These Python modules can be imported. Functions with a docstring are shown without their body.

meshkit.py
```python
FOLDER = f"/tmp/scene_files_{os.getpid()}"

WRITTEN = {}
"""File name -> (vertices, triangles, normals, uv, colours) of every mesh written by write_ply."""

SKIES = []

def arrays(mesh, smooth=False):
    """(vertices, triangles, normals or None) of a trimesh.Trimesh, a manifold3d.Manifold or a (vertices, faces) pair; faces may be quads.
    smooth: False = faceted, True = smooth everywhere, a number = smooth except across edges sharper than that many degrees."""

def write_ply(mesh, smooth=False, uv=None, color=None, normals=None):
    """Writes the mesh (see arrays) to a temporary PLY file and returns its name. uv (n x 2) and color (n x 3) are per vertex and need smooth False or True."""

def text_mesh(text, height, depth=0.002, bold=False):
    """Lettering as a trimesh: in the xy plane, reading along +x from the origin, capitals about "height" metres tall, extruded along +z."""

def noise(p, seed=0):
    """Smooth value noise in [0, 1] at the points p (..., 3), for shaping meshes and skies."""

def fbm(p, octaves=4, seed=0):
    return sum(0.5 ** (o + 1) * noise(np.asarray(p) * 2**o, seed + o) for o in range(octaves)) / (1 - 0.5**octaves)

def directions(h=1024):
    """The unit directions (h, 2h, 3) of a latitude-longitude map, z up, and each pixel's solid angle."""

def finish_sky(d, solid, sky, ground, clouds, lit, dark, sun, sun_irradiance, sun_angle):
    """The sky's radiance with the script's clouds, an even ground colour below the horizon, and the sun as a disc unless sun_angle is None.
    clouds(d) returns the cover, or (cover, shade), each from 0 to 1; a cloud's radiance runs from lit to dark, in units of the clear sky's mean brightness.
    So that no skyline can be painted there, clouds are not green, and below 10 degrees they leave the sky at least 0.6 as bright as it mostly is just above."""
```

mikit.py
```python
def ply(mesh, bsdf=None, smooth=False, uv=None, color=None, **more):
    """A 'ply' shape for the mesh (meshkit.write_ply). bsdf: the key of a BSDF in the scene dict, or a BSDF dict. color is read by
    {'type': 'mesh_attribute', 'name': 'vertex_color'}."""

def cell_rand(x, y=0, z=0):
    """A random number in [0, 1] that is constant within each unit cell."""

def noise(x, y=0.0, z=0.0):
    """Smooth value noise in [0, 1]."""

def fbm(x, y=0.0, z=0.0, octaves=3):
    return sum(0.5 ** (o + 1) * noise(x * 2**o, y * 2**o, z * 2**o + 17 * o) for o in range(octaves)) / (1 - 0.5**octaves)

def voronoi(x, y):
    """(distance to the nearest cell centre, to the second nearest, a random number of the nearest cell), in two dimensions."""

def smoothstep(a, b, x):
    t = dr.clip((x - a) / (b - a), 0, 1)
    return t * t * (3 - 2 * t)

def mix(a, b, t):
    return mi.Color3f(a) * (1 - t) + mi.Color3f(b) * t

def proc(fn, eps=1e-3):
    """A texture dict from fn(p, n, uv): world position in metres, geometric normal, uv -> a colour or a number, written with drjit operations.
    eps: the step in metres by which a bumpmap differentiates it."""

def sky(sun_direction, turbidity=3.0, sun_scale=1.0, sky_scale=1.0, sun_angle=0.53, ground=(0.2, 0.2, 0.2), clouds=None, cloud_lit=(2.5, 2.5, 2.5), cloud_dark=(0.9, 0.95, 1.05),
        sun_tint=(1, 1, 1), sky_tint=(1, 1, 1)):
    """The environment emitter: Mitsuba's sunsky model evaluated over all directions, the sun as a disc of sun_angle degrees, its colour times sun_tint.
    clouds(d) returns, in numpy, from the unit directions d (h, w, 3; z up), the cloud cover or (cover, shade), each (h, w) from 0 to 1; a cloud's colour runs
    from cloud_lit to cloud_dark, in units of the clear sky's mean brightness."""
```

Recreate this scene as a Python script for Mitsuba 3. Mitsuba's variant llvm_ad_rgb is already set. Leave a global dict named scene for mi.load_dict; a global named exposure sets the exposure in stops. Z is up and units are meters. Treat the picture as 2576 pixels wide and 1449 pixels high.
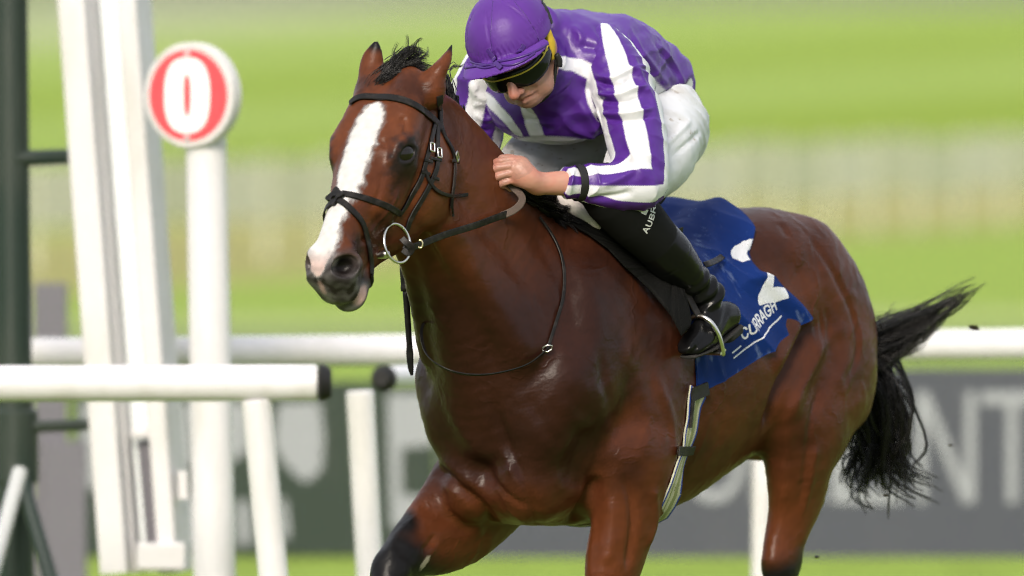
import math, random
import numpy as np, trimesh, mitsuba as mi, drjit as dr
import mikit, meshkit
from scipy.ndimage import map_coordinates, gaussian_filter
from scipy.spatial import cKDTree
from scipy.interpolate import CubicSpline, PchipInterpolator
import shapely
from concurrent.futures import ThreadPoolExecutor
from shapely.geometry import Polygon

scene, labels = {}, {}
# ---------------------------------------------------------------- camera, sky, exposure
FPX, CX, CY = 25000.0, 1288.0, 724.5           # a long lens: the frame is 2576 units wide
CAM = np.array([0, 0, 2.15])
PITCH = math.atan(774.5 / FPX)
FWD = np.array([0, math.cos(PITCH), -math.sin(PITCH)])
UPV = np.array([0, math.sin(PITCH), math.cos(PITCH)])
RIGHT = np.array([1.0, 0, 0])
scene['camera'] = {'type': 'thinlens', 'fov': math.degrees(2 * math.atan(CX / FPX)), 'fov_axis': 'x', 'near_clip': 1.0, 'far_clip': 6000.0,
    'aperture_radius': 0.070, 'focus_distance': 24.55,
    'to_world': mi.ScalarTransform4f().look_at(origin=CAM.tolist(), target=(CAM + FWD).tolist(), up=[0, 0, 1])}
scene['sky_light'] = mikit.sky((-0.22, -0.85, 0.52), turbidity=4, sun_scale=1.0, sun_angle=22, ground=(0.12, 0.2, 0.05),
    clouds=lambda d: 1.0, cloud_lit=(2.05, 2.2, 2.45), cloud_dark=(0.9, 0.95, 1.05), sun_tint=(.84, .96, 1.22))
exposure = 2.2

# ---------------------------------------------------------------- frames
def unit(v):
    v = np.array(v, float)
    return v / np.linalg.norm(v)
def ray(x, y): return FWD + RIGHT * (x - CX) / FPX + UPV * (CY - y) / FPX
def at(x, y, Y):
    d = ray(x, y)
    return CAM + d * (Y / d[1])
class Frame:
    """A local frame: origin, forward, left, up."""
    def __init__(s, o, f, l):
        s.o = np.array(o, float); f = unit(f); l = unit(np.array(l) - f * np.dot(f, l))
        s.M = np.array([f, l, np.cross(f, l)])
    def loc(s, w): return (np.asarray(w) - s.o) @ s.M.T
    def pt(s, *a): return s.o + np.asarray(a[0] if len(a) == 1 else a) @ s.M
    def on(s, x, y, ax, v):
        d = s.M @ ray(x, y); o = s.loc(CAM)
        return o + d * ((v - o[ax]) / d[ax])
def project(w):
    q = np.asarray(w) - CAM
    z = q @ FWD
    return np.stack([CX + FPX * (q @ RIGHT) / z, CY - FPX * (q @ UPV) / z], -1)
TH = math.radians(34)
T = Frame(at(1440, 520, 25.0), (-math.sin(TH), -math.cos(TH), 0), (math.cos(TH), -math.sin(TH), 0))     # the horse's trunk, origin on the withers
HD = Frame((0, 0, 0), (-.29, -.5, -.815), (.866, -.5, 0))                                                # the horse's head, origin on the poll
HD.o = at(1025, 385, 24.14) - np.array([.21, .102, -.045]) @ HD.M
def H(s, l, n): return T.loc(HD.pt(s, l, n))
HR = HD.M @ T.M.T                                                                                     # head axes in trunk coordinates

# ---------------------------------------------------------------- solids as distance fields
class Prim:
    def __init__(s, fn, lo, hi): s.fn, s.lo, s.hi = fn, np.array(lo, float), np.array(hi, float)
def ell(c, r, R=None):
    c, r = np.array(c, float), np.broadcast_to(np.array(r, float), 3)
    R = np.eye(3) if R is None else np.array(R, float)
    e = np.sqrt(((R * r[:, None]) ** 2).sum(0))
    A = (R / r[:, None]).astype(np.float32); B = (R / (r ** 2)[:, None]).astype(np.float32)
    def fn(P):
        q = P - c.astype(np.float32)
        k0 = np.sqrt(((q @ A.T) ** 2).sum(-1)); k1 = np.sqrt(((q @ B.T) ** 2).sum(-1)) + 1e-9
        return np.where(k0 < .2, -r.min() * (1 - k0), k0 * (k0 - 1) / k1)
    return Prim(fn, c - e, c + e)
def box(c, half, R=None, round=0.0):
    c, half = np.array(c, float), np.array(half, float) - round
    R = np.eye(3) if R is None else np.array(R, float)
    e = (np.abs(R) * (half + round)[:, None]).sum(0)
    def fn(P):
        q = np.abs((P - c) @ R.T) - half
        return np.sqrt((np.maximum(q, 0) ** 2).sum(-1)) + np.minimum(q.max(-1), 0) - round
    return Prim(fn, c - e, c + e)
def spline(pts, n):
    pts = np.array(pts, float)
    if len(pts) == 2:
        return pts[0] + (pts[1] - pts[0]) * np.linspace(0, 1, n)[:, None]
    t = np.r_[0, np.cumsum(np.linalg.norm(np.diff(pts[:, :3], axis=0), axis=1) + 1e-9)]
    u = np.linspace(0, t[-1], n)
    return np.stack([PchipInterpolator(t, pts[:, k])(u) if k >= 3 else CubicSpline(t, pts[:, k], bc_type='natural')(u) for k in range(pts.shape[1])], 1)
def tube(st, side=(0, 1, 0), n=18, pw=2.0, caps=1.0):
    """st: rows x, y, z, radius[, radius across side x tangent]: a smooth chain with elliptic sections."""
    st = np.array(st, float)
    if st.shape[1] == 4: st = np.hstack([st, st[:, 3:]])
    S = spline(st, n)
    C, rs, ru = S[:, :3], S[:, 3], S[:, 4]
    side = np.array(side, float)
    m = np.maximum(rs, ru)[:, None]
    def fn(P):
        best = np.full(P.shape[:-1], 9.0, np.float32)
        for i in range(n - 1):
            a, b = C[i], C[i + 1]
            d = b - a; L2 = d @ d
            t_ = d / math.sqrt(L2)
            s_ = unit(side - t_ * (side @ t_)); u_ = np.cross(t_, s_)
            q = (P - a.astype(np.float32))
            t = (q @ d.astype(np.float32)) / L2
            tc = np.clip(t, 0, 1)
            ra = rs[i] + (rs[i + 1] - rs[i]) * tc; rb = ru[i] + (ru[i + 1] - ru[i]) * tc
            x = (q @ s_.astype(np.float32)) / ra; y = (q @ u_.astype(np.float32)) / rb
            mn = np.minimum(ra, rb)
            z = (t - tc) * math.sqrt(L2) / (mn * caps)
            if pw == 2.0: k0 = np.sqrt(x * x + y * y + z * z)
            else: k0 = (np.abs(x) ** pw + np.abs(y) ** pw + np.abs(z) ** pw) ** (1 / pw)
            k1 = np.sqrt((x / ra) ** 2 + (y / rb) ** 2 + (z / mn) ** 2) + 1e-9
            r0 = np.sqrt(x * x + y * y + z * z)
            dd = np.where(k0 < .25, (k0 - 1) * mn, r0 * (k0 - 1) / k1)
            best = np.minimum(best, dd)
        return best
    return Prim(fn, (C - m).min(0), (C + m).max(0))
class Solid:
    def __init__(s, margin=.06): s.ops, s.margin = [], margin
    def add(s, p, k=.02): s.ops.append(('u', p, k)); return s
    def cut(s, p, k=.01): s.ops.append(('s', p, k)); return s
    def keep(s, p, k=.004): s.ops.append(('i', p, k)); return s
    def both(s, make, k=.02, op='u'):
        for sg in (1, -1): s.ops.append((op, make(sg), k))
        return s
    def bounds(s):
        us = [o[1] for o in s.ops if o[0] == 'u']
        return np.min([p.lo for p in us], 0), np.max([p.hi for p in us], 0)
    def grid(s, lo, hi, h):
        n = np.ceil((hi - lo) / h).astype(int) + 1
        ax = [(lo[k] + h * np.arange(n[k])).astype(np.float32) for k in range(3)]
        V = np.full(n, .5, np.float32)
        for kind, p, k in s.ops:
            mg = (max(s.margin, k) if kind != 's' else k) + h
            i0 = np.maximum(np.floor((p.lo - mg - lo) / h).astype(int), 0); i1 = np.minimum(np.ceil((p.hi + mg - lo) / h).astype(int) + 1, n)
            if kind == 'i': i0, i1 = np.zeros(3, int), n
            if (i1 <= i0).any(): continue
            sl = tuple(slice(a, b) for a, b in zip(i0, i1))
            P = np.stack(np.meshgrid(*[ax[q][sl[q]] for q in range(3)], indexing='ij'), -1)
            d = p.fn(P).astype(np.float32)
            v = V[sl]
            if kind == 'u':
                hh = np.maximum(k - np.abs(v - d), 0) / k
                V[sl] = np.minimum(v, d) - hh * hh * k * .25
            else:
                d = -d if kind == 's' else d
                hh = np.maximum(k - np.abs(v - d), 0) / k
                V[sl] = np.maximum(v, d) + hh * hh * k * .25
        return V
    def mesh(s, h, lo=None, hi=None):
        b = s.bounds()
        lo = b[0] - 3 * h if lo is None else np.array(lo, float); hi = b[1] + 3 * h if hi is None else np.array(hi, float)
        nx = int(math.ceil((hi[0] - lo[0]) / h)) + 1
        cuts = np.linspace(0, nx, min(17, max(2, nx // 12)) ).astype(int)
        def slab(i):
            a, c = lo.copy(), hi.copy()
            a[0] = lo[0] + cuts[i] * h; c[0] = lo[0] + (cuts[i + 1] - 1.001) * h
            return s.grid(a, c, h)
        with ThreadPoolExecutor(4) as pool: V = np.concatenate(list(pool.map(slab, range(len(cuts) - 1))), 0)
        return nets(V, lo, h)
def nets(V, lo, h):
    """Surface nets: the zero surface of the grid V as quads, pulled onto the surface."""
    S = V < 0
    n = np.array(V.shape)
    c = sum(S[i:n[0] - 1 + i, j:n[1] - 1 + j, k:n[2] - 1 + k].astype(np.int8) for i in (0, 1) for j in (0, 1) for k in (0, 1))
    cell = np.argwhere((c > 0) & (c < 8))
    idx = np.full(n - 1, -1, np.int64)
    idx[tuple(cell.T)] = np.arange(len(cell))
    acc, cnt = np.zeros((len(cell), 3)), np.zeros(len(cell))
    corner = [np.array(q) for q in np.ndindex(2, 2, 2)]
    vals = {tuple(q): V[tuple((cell + q).T)] for q in corner}
    for q in corner:
        for ax in range(3):
            if q[ax] == 0:
                r = q.copy(); r[ax] = 1
                a, b = vals[tuple(q)], vals[tuple(r)]
                m = (a < 0) != (b < 0)
                t = np.where(m, a / np.where(m, a - b, 1), 0)
                pos = np.repeat(q[None].astype(float), len(cell), 0); pos[:, ax] += t
                acc[m] += pos[m]; cnt[m] += 1
    v = cell + acc / cnt[:, None]
    faces = []
    for ax in range(3):
        o = [0, 1, 2]; o.remove(ax); b, c_ = o
        s0 = [slice(None)] * 3; s1 = [slice(None)] * 3
        s0[ax] = slice(0, -1); s1[ax] = slice(1, None)
        e = np.argwhere(S[tuple(s0)] != S[tuple(s1)])
        e = e[(e[:, b] > 0) & (e[:, c_] > 0) & (e[:, b] < n[b] - 1) & (e[:, c_] < n[c_] - 1)]
        flip = S[tuple(e.T)]
        q = []
        for db, dc in ((-1, -1), (0, -1), (0, 0), (-1, 0)):
            w = e.copy(); w[:, b] += db; w[:, c_] += dc
            q.append(idx[tuple(w.T)])
        q = np.stack(q, 1)
        if ax == 1: flip = ~flip
        q[~flip] = q[~flip][:, ::-1]
        faces.append(q)
    f = np.vstack(faces)
    for _ in range(2):
        val = map_coordinates(V, v.T, order=1, mode='nearest')
        g = np.stack([map_coordinates(V, (v + d).T, order=1, mode='nearest') - map_coordinates(V, (v - d).T, order=1, mode='nearest') for d in np.eye(3) * .5], 1)
        st = g * (val / ((g ** 2).sum(1) + 1e-9))[:, None]
        v = v - st * np.minimum(1, .5 / (np.linalg.norm(st, axis=1) + 1e-9))[:, None]
    return np.asarray(lo) + v * h, np.vstack([f[:, [0, 1, 2]], f[:, [0, 2, 3]]])
def normals(v, f):
    n = np.zeros_like(v); c = np.cross(v[f[:, 1]] - v[f[:, 0]], v[f[:, 2]] - v[f[:, 0]])
    for k in range(3): np.add.at(n, f[:, k], c)
    return n / (np.linalg.norm(n, axis=1, keepdims=True) + 1e-12)
def drop(v, f, keep):
    f = f[keep]; used = np.unique(f); m = np.full(len(v), -1); m[used] = np.arange(len(used))
    return v[used], m[f]
def sstep(a, b, x):
    t = np.clip((x - a) / (b - a), 0, 1)
    return t * t * (3 - 2 * t)
def lerp(a, b, t):
    return np.asarray(a) * (1 - t[..., None]) + np.asarray(b) * t[..., None]
def fbm(p, sc, oct=3, seed=0): return meshkit.fbm(np.asarray(p) * sc, oct, seed)
def seg_dist(p, line):
    """Distance from the points to a polyline, and the place along it in [0, 1]."""
    line = np.asarray(line, float)
    best, where = np.full(len(p), 1e9), np.zeros(len(p))
    L = np.r_[0, np.cumsum(np.linalg.norm(np.diff(line, axis=0), axis=1))]
    for i in range(len(line) - 1):
        d = line[i + 1] - line[i]
        t = np.clip((p - line[i]) @ d / (d @ d + 1e-12), 0, 1)
        q = np.linalg.norm(p - line[i] - t[:, None] * d, axis=1)
        m = q < best
        best[m] = q[m]; where[m] = (L[i] + t[m] * (L[i + 1] - L[i])) / L[-1]
    return best, where

# ---------------------------------------------------------------- entries
def bsdf(key, d): scene[key] = d; return key
def rgb(*c): return {'type': 'rgb', 'value': list(c)}
def plastic(key, color, rough=.4, spec=.5, **kw):
    c = color if isinstance(color, dict) else rgb(*color)
    return bsdf(key, {'type': 'twosided', 'm': {'type': 'principled', 'base_color': c, 'roughness': rough, 'specular': spec, **kw}})
def numbered(key):
    if key not in TAKEN: TAKEN.add(key); return key
    i = 1
    while f'{key}_{i:03d}' in TAKEN: i += 1
    TAKEN.add(f'{key}_{i:03d}'); return f'{key}_{i:03d}'
TAKEN = set()
def put(name, mesh, mat, parent=None, smooth=True, color=None, **tags):
    """One entry of the scene; returns its key. mesh: a trimesh or (vertices, faces) in world coordinates."""
    key = numbered(f'{parent}__{name}' if parent else name)
    scene[key] = mikit.ply(mesh, mat, smooth=smooth, color=color)
    if tags: labels[key] = tags
    return key
def holder(name, **tags):
    key = numbered(name); labels[key] = tags; return key
def cat(*ms):
    vs, fs, o = [], [], 0
    for m in ms:
        v, f = (m.vertices, m.faces) if hasattr(m, 'vertices') else m
        vs.append(np.asarray(v)); fs.append(np.asarray(f) + o); o += len(v)
    return np.vstack(vs), np.vstack(fs)
# ---------------------------------------------------------------- the setting: turf
def turf(p, n, uv):
    x, y = p.x, p.y
    t = y / (1 + .03 * x)                                  # the mown stripes run with the bend of the course
    w = (mikit.fbm(x * .12 + 3, y * .03, 0.0, 3) - .5)
    t = t + w * t * .10
    ss = mikit.smoothstep
    deep, mid, lite = (.178, .252, .034), (.206, .292, .056), (.240, .318, .092)
    g = mikit.mix(mid, deep, ss(112, 122, t) * (1 - ss(135, 155, t)))
    g = mikit.mix(g, deep, ss(185, 205, t) * (1 - ss(240, 290, t)) * .7)
    g = mikit.mix(g, lite, ss(290, 380, t) * .75)
    g = mikit.mix(g, lite, ss(150, 162, t) * (1 - ss(180, 195, t)) * .5)
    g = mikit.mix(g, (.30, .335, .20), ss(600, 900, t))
    g = mikit.mix(g, (.31, .34, .15), ss(95, 100, t) * (1 - ss(109, 114, t)) * .25)
    g = mikit.mix(g, (.31, .25, .135), ss(72, 78, t) * (1 - ss(93, 99, t)) * .62)
    g = mikit.mix(g, (.34, .38, .19), ss(61.3, 61.9, y - x * .25) * (1 - ss(63, 64.5, y - x * .25)) * .6)
    g = mikit.mix(g, (.115, .15, .085), ss(58.6, 59.4, y) * (1 - ss(60.4, 61.0, y)) * .8)
    fine = mikit.fbm(x * 6, y * 6, 0.0, 3)
    return g * (.63 + .26 * (fine - .5) * ss(90, 30, y))
plastic('turf_mat', mikit.proc(turf), .9, .1)
gx, gy = np.meshgrid(np.linspace(-400, 400, 41), np.r_[np.linspace(-20, 60, 41), np.linspace(70, 3000, 60)], indexing='ij')
hx_ = np.linspace(-700, 700, 141); hz_ = 16 + 22 * meshkit.fbm(np.stack([hx_ * .012, hx_ * 0, hx_ * 0], 1), 1, 4)
added_hill = np.stack([np.stack([hx_, hx_ * 0 + Y_, z_], 1) for Y_, z_ in ((900, hx_ * 0 - .5), (960, hz_ * .6), (1040, hz_), (1400, hz_ * 0 - 1))], 1).reshape(-1, 3)
def grid_faces(n, m):
    i = np.arange(n * m).reshape(n, m)
    return np.stack([i[:-1, :-1], i[1:, :-1], i[1:, 1:], i[:-1, 1:]], -1).reshape(-1, 4)
put('grass_ground', (np.stack([gx, gy, gx * 0], -1).reshape(-1, 3), grid_faces(*gx.shape)), 'turf_mat', None, False, label='mown green racecourse turf', kind='structure')
put('added_hills', (added_hill, grid_faces(141, 4)), 'added_hill_mat', None, True, label='added low grey green ridge screening the sky beyond the course', kind='structure')  # added backdrop that keeps bright sky out of the blurred top edge
plastic('added_hill_mat', (.135, .15, .10), .9, .05)

# ---------------------------------------------------------------- rails, winning post, boards
def rod(a, b, r, r2=None, n=24, cap=True):
    """A round bar from a to b with a small rounded edge at its ends."""
    a, b = np.array(a, float), np.array(b, float); r2 = r if r2 is None else r2
    d = unit(b - a); s = unit(np.cross(d, (.31, .2, .9))); u = np.cross(d, s); L = np.linalg.norm(b - a)
    e = min(.006, r * .3, L * .2)
    rows = [(0, 0), (0, r - e), (e, r), (L - e, r2), (L, r2 - e), (L, 0)]
    q = np.arange(n) * 2 * np.pi / n
    v = np.array([a + d * z + rr * (np.cos(t) * s + np.sin(t) * u) for z, rr in rows for t in q])
    i, j = np.meshgrid(np.arange(len(rows) - 1), np.arange(n), indexing='ij')
    f = np.stack([i * n + j, i * n + (j + 1) % n, (i + 1) * n + (j + 1) % n, (i + 1) * n + j], -1).reshape(-1, 4)
    return v, np.vstack([f[:, [0, 1, 2]], f[:, [0, 2, 3]]])
def beam(a, b, w, d, face=(0, -1, 0), ch=.006):
    """A board from a to b, w wide, d deep, its broad face towards face, with chamfered edges."""
    a, b = np.array(a, float), np.array(b, float)
    z = unit(b - a); y = np.array(face, float); y = unit(y - z * (y @ z)); x = np.cross(y, z)
    pr = np.array([(-w / 2 + ch, -d / 2), (w / 2 - ch, -d / 2), (w / 2, -d / 2 + ch), (w / 2, d / 2 - ch), (w / 2 - ch, d / 2), (-w / 2 + ch, d / 2), (-w / 2, d / 2 - ch), (-w / 2, -d / 2 + ch)])
    v = np.vstack([o + pr[:, :1] * x + pr[:, 1:] * y for o in (a, b)])
    n = 8; f = [[i, (i + 1) % n, n + (i + 1) % n] for i in range(n)] + [[i, n + (i + 1) % n, n + i] for i in range(n)] + [[0, i + 1, i] for i in range(1, n - 1)] + [[n, n + i, n + i + 1] for i in range(1, n - 1)]
    return v, np.array(f)
def weather(base, dirt, k):
    def fn(p, n, uv):
        a = mikit.fbm(p.x * 9, p.y * 9, p.z * 2.2, 4)
        return mikit.mix(base, dirt, mikit.smoothstep(.45, .8, a) * k)
    return mikit.proc(fn)
plastic('white_paint', weather((.61, .595, .62), (.45, .44, .41), .6), .35, .5)
plastic('cream_paint', weather((.58, .565, .58), (.43, .42, .39), .6), .45, .4)
plastic('dark_green_paint', weather((.013, .024, .018), (.030, .038, .030), .8), .40, .5)
plastic('black_rubber', (.011, .0105, .0105), .55, .3)
plastic('grey_board', weather((.058, .064, .078), (.070, .074, .084), .6), .55, .3)
plastic('pale_grey', (.26, .275, .29), .5, .4)
plastic('slate_panel', (.13, .125, .145), .55, .3)
plastic('green_board', weather((.022, .036, .025), (.032, .043, .033), .6), .5, .3)
plastic('red_paint', (.76, .075, .09), .45, .2)
plastic('sign_white', (.78, .78, .80), .5, .2)
plastic('metal_grey', (.42, .43, .44), .35, .5)
plastic('white_gloss', (.72, .76, .78), .15, .6)

def rail(name, x0, x1, y0, y1, Y0, Y1, r, posts, lab, cap=None):
    a, b = at(x0, y0, Y0), at(x1, y1, Y1)
    k = holder(name, label=lab, category='railing', group=None or 'white running rails')
    put('top_rail', rod(a, b, r), 'white_paint', k, 40)
    if cap is not None:
        d = unit(b - a)
        p = a - d * .002 if cap == 0 else b + d * .002
        q = p + (d if cap else -d) * .035
        put('end_cap', rod(p, q, r + .003, r - .008), 'black_rubber', k, 40)
    for px, pb, w in posts:
        t = (px - x0) / (x1 - x0); top = a + (b - a) * t; Yp = top[1]
        foot = at(pb, 1449, Yp); dv = (foot - top) / (top[2] - foot[2]); foot = top + dv * (top[2])
        put('post', rod(top - np.array([0, 0, r * .9]), foot, w, w * .95), 'white_paint', k, 40)
    return k
rail('running_rail', -420, 800, 966, 963, 27.1, 27.1, .050, [(645, 690, .042), (-300, -280, .042)], 'white running rail nearest the camera, ending in a black cap left of the horse', 1)
rail('running_rail', 60, 3000, 890, 862, 29.25, 30.1, .047, [(1902, 1916, .033), (2760, 2780, .033)], 'long white running rail passing behind the sign post, the horse and its tail', None)
rail('running_rail', 968, 1700, 952, 925, 28.4, 31.5, .036, [(912, 932, .040)], 'short white rail with a dark round open end, just left of the horse chest', 0)

# a low white fence far across the turf
for i_, c_ in enumerate(((.46, .485, .325), (.52, .535, .385), (.48, .50, .335))): plastic('far_paint_%d' % i_, c_, .7, .1)
k = holder('far_railing', label='low pale barrier far across the turf, blurred into a pale band', category='barrier')
fa, fb = np.array((-5.2, 70.0, 0)), np.array((6.4, 91.5, 0)); fd = fb - fa
for i in range(28):
    p_, q_ = fa + fd * ((i + .02) / 28), fa + fd * ((i + .98) / 28)
    zc = np.array((0, 0, .55 + .02 * math.sin(i * 2.3)))
    put('panel', beam(p_ + zc, q_ + zc, .46, .03, (fd[1], -fd[0], 0)), 'far_paint_%d' % (i * 7 % 3), k, False)
    put('post', rod(p_, p_ + (0, 0, .80), .030, n=8), 'far_paint_1', k, 40)

# distance sign: a red disc with a nought on a white post
Ys = 28.3
SG = Frame(at(474, 240, Ys), (-.50, -.87, 0), (.87, -.50, 0))
k = holder('finish_sign', label='round red and white sign with a nought on a white post', category='sign')
def disc(r, y0, y1, n=64, sx=1.0, hole=0):
    q = np.arange(n) * 2 * np.pi / n; e = .004
    rows = [(y0, 0), (y0, r), (y1 - e, r), (y1, r - e), (y1, 0)]
    v = np.array([SG.pt(y, rr * np.cos(t) * sx, rr * np.sin(t)) for y, rr in rows for t in q])
    i, j = np.meshgrid(np.arange(4), np.arange(n), indexing='ij')
    f = np.stack([i * n + j, i * n + (j + 1) % n, (i + 1) * n + (j + 1) % n, (i + 1) * n + j], -1).reshape(-1, 4)
    return v, np.vstack([f[:, [0, 1, 2]], f[:, [0, 2, 3]]])
put('rim', disc(.150, -.045, 0), 'cream_paint', k, 40)
put('disc', disc(.131, .0005, .004), 'red_paint', k, 40)
def flat(poly, frame, y0, y1, ox=0, oy=0):
    ms = [trimesh.creation.extrude_polygon(g, y1 - y0, engine='earcut') for g in getattr(poly, 'geoms', [poly])]
    m = trimesh.util.concatenate(ms); v = np.asarray(m.vertices)
    return np.stack([v[:, 2] + y0, v[:, 0] + ox, v[:, 1] + oy], 1) @ frame.M + frame.o, m.faces
ov = lambda a, b, p=2.6: Polygon([(a * np.sign(np.cos(t)) * abs(np.cos(t)) ** (2 / p), b * np.sign(np.sin(t)) * abs(np.sin(t)) ** (2 / p)) for t in np.linspace(0, 2 * np.pi, 80)[:-1]])
put('nought', flat(ov(.075, .107).difference(ov(.013, .060)), SG, .0045, .008), 'sign_white', k, False)
for z in (.118, -.120): put('bolt', rod(SG.pt(.003, 0, z), SG.pt(.012, 0, z), .009), 'metal_grey', k, 40)
pa, pb = SG.pt(-.075, .012, -.10), at(540, 1449, Ys + .05); pb = pa + (pb - pa) * (pa[2] / (pa[2] - pb[2]))
put('post', rod(pa, pb, .058, .062), 'white_paint', k, 40)

# winning post: leaning white mirror cabinet and a dark green upright with pegs
Yw = 28.5
k = holder('tall_cabinet', label='tall leaning white cabinet with a long glossy strip, left of the round sign', category='winning post')
def leaning(xt, xb, Yd, w, d, mat, name, y1=1437, y0=-160, face=(-.25, -1, 0)):
    a, b = at(xt + (xt - xb) / 1437 * (0 - y0) * 1.0, y0, Yw + Yd), at(xb, y1, Yw + Yd)
    return put(name, beam(b, a, w, d, face), mat, k, False)
leaning(262, 366, .11, .175, .02, 'cream_paint', 'back_board')
leaning(197, 304, .02, .082, .16, 'cream_paint', 'side_board')
leaning(237, 347, .05, .022, .12, 'cream_paint', 'trim_strip')
leaning(338, 442, .03, .056, .17, 'cream_paint', 'side_board')
leaning(312, 420, .03, .009, .12, 'black_rubber', 'gasket')
leaning(275, 383, .07, .098, .03, 'white_gloss', 'panel', 1366)
put('bottom_rail', beam(at(345, 1400, Yw - .07), at(464, 1400, Yw - .07), .078, .03, (0, -1, 0)), 'cream_paint', k, False)
put('cross_rail', beam(at(330, 1090, Yw + .0), at(432, 1090, Yw + .0), .028, .02, (0, -1, 0)), 'cream_paint', k, False)
put('window', beam(at(394, 1366, Yw + .045), at(372, 1108, Yw + .045), .060, .02, (0, -1, 0)), 'slate_panel', k, False)
put('latch', beam(at(463, 1255, Yw - .02), at(460, 1185, Yw - .02), .03, .04), 'cream_paint', k, False)
k = holder('green_upright', label='dark green metal upright with stub pegs at the left edge', category='post')
Yg = 28.6
ga, gb = at(22, -200, Yg), at(40, 1449, Yg); gb = ga + (gb - ga) * (ga[2] / (ga[2] - gb[2]))
put('pole', rod(ga, gb, .052, .054), 'dark_green_paint', k, 40)
put('collar', rod(at(38, 1030, Yg), at(40, 1215, Yg), .066), 'dark_green_paint', k, 40)
put('peg', rod(at(30, 400, Yg - .03), at(196, 392, Yg + .02), .024, .022), 'dark_green_paint', k, 40)
put('peg', rod(at(40, 1075, Yg - .03), at(252, 1067, Yg + .02), .018, .017), 'dark_green_paint', k, 40)
put('brace', rod(at(45, 1180, Yg - .06), at(150, 1530, Yg - .3), .022), 'dark_green_paint', k, 40)
put('brace', rod(at(52, 1180, Yg - .08), at(-30, 1480, Yg - .3), .022), 'metal_grey', k, 40)

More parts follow.
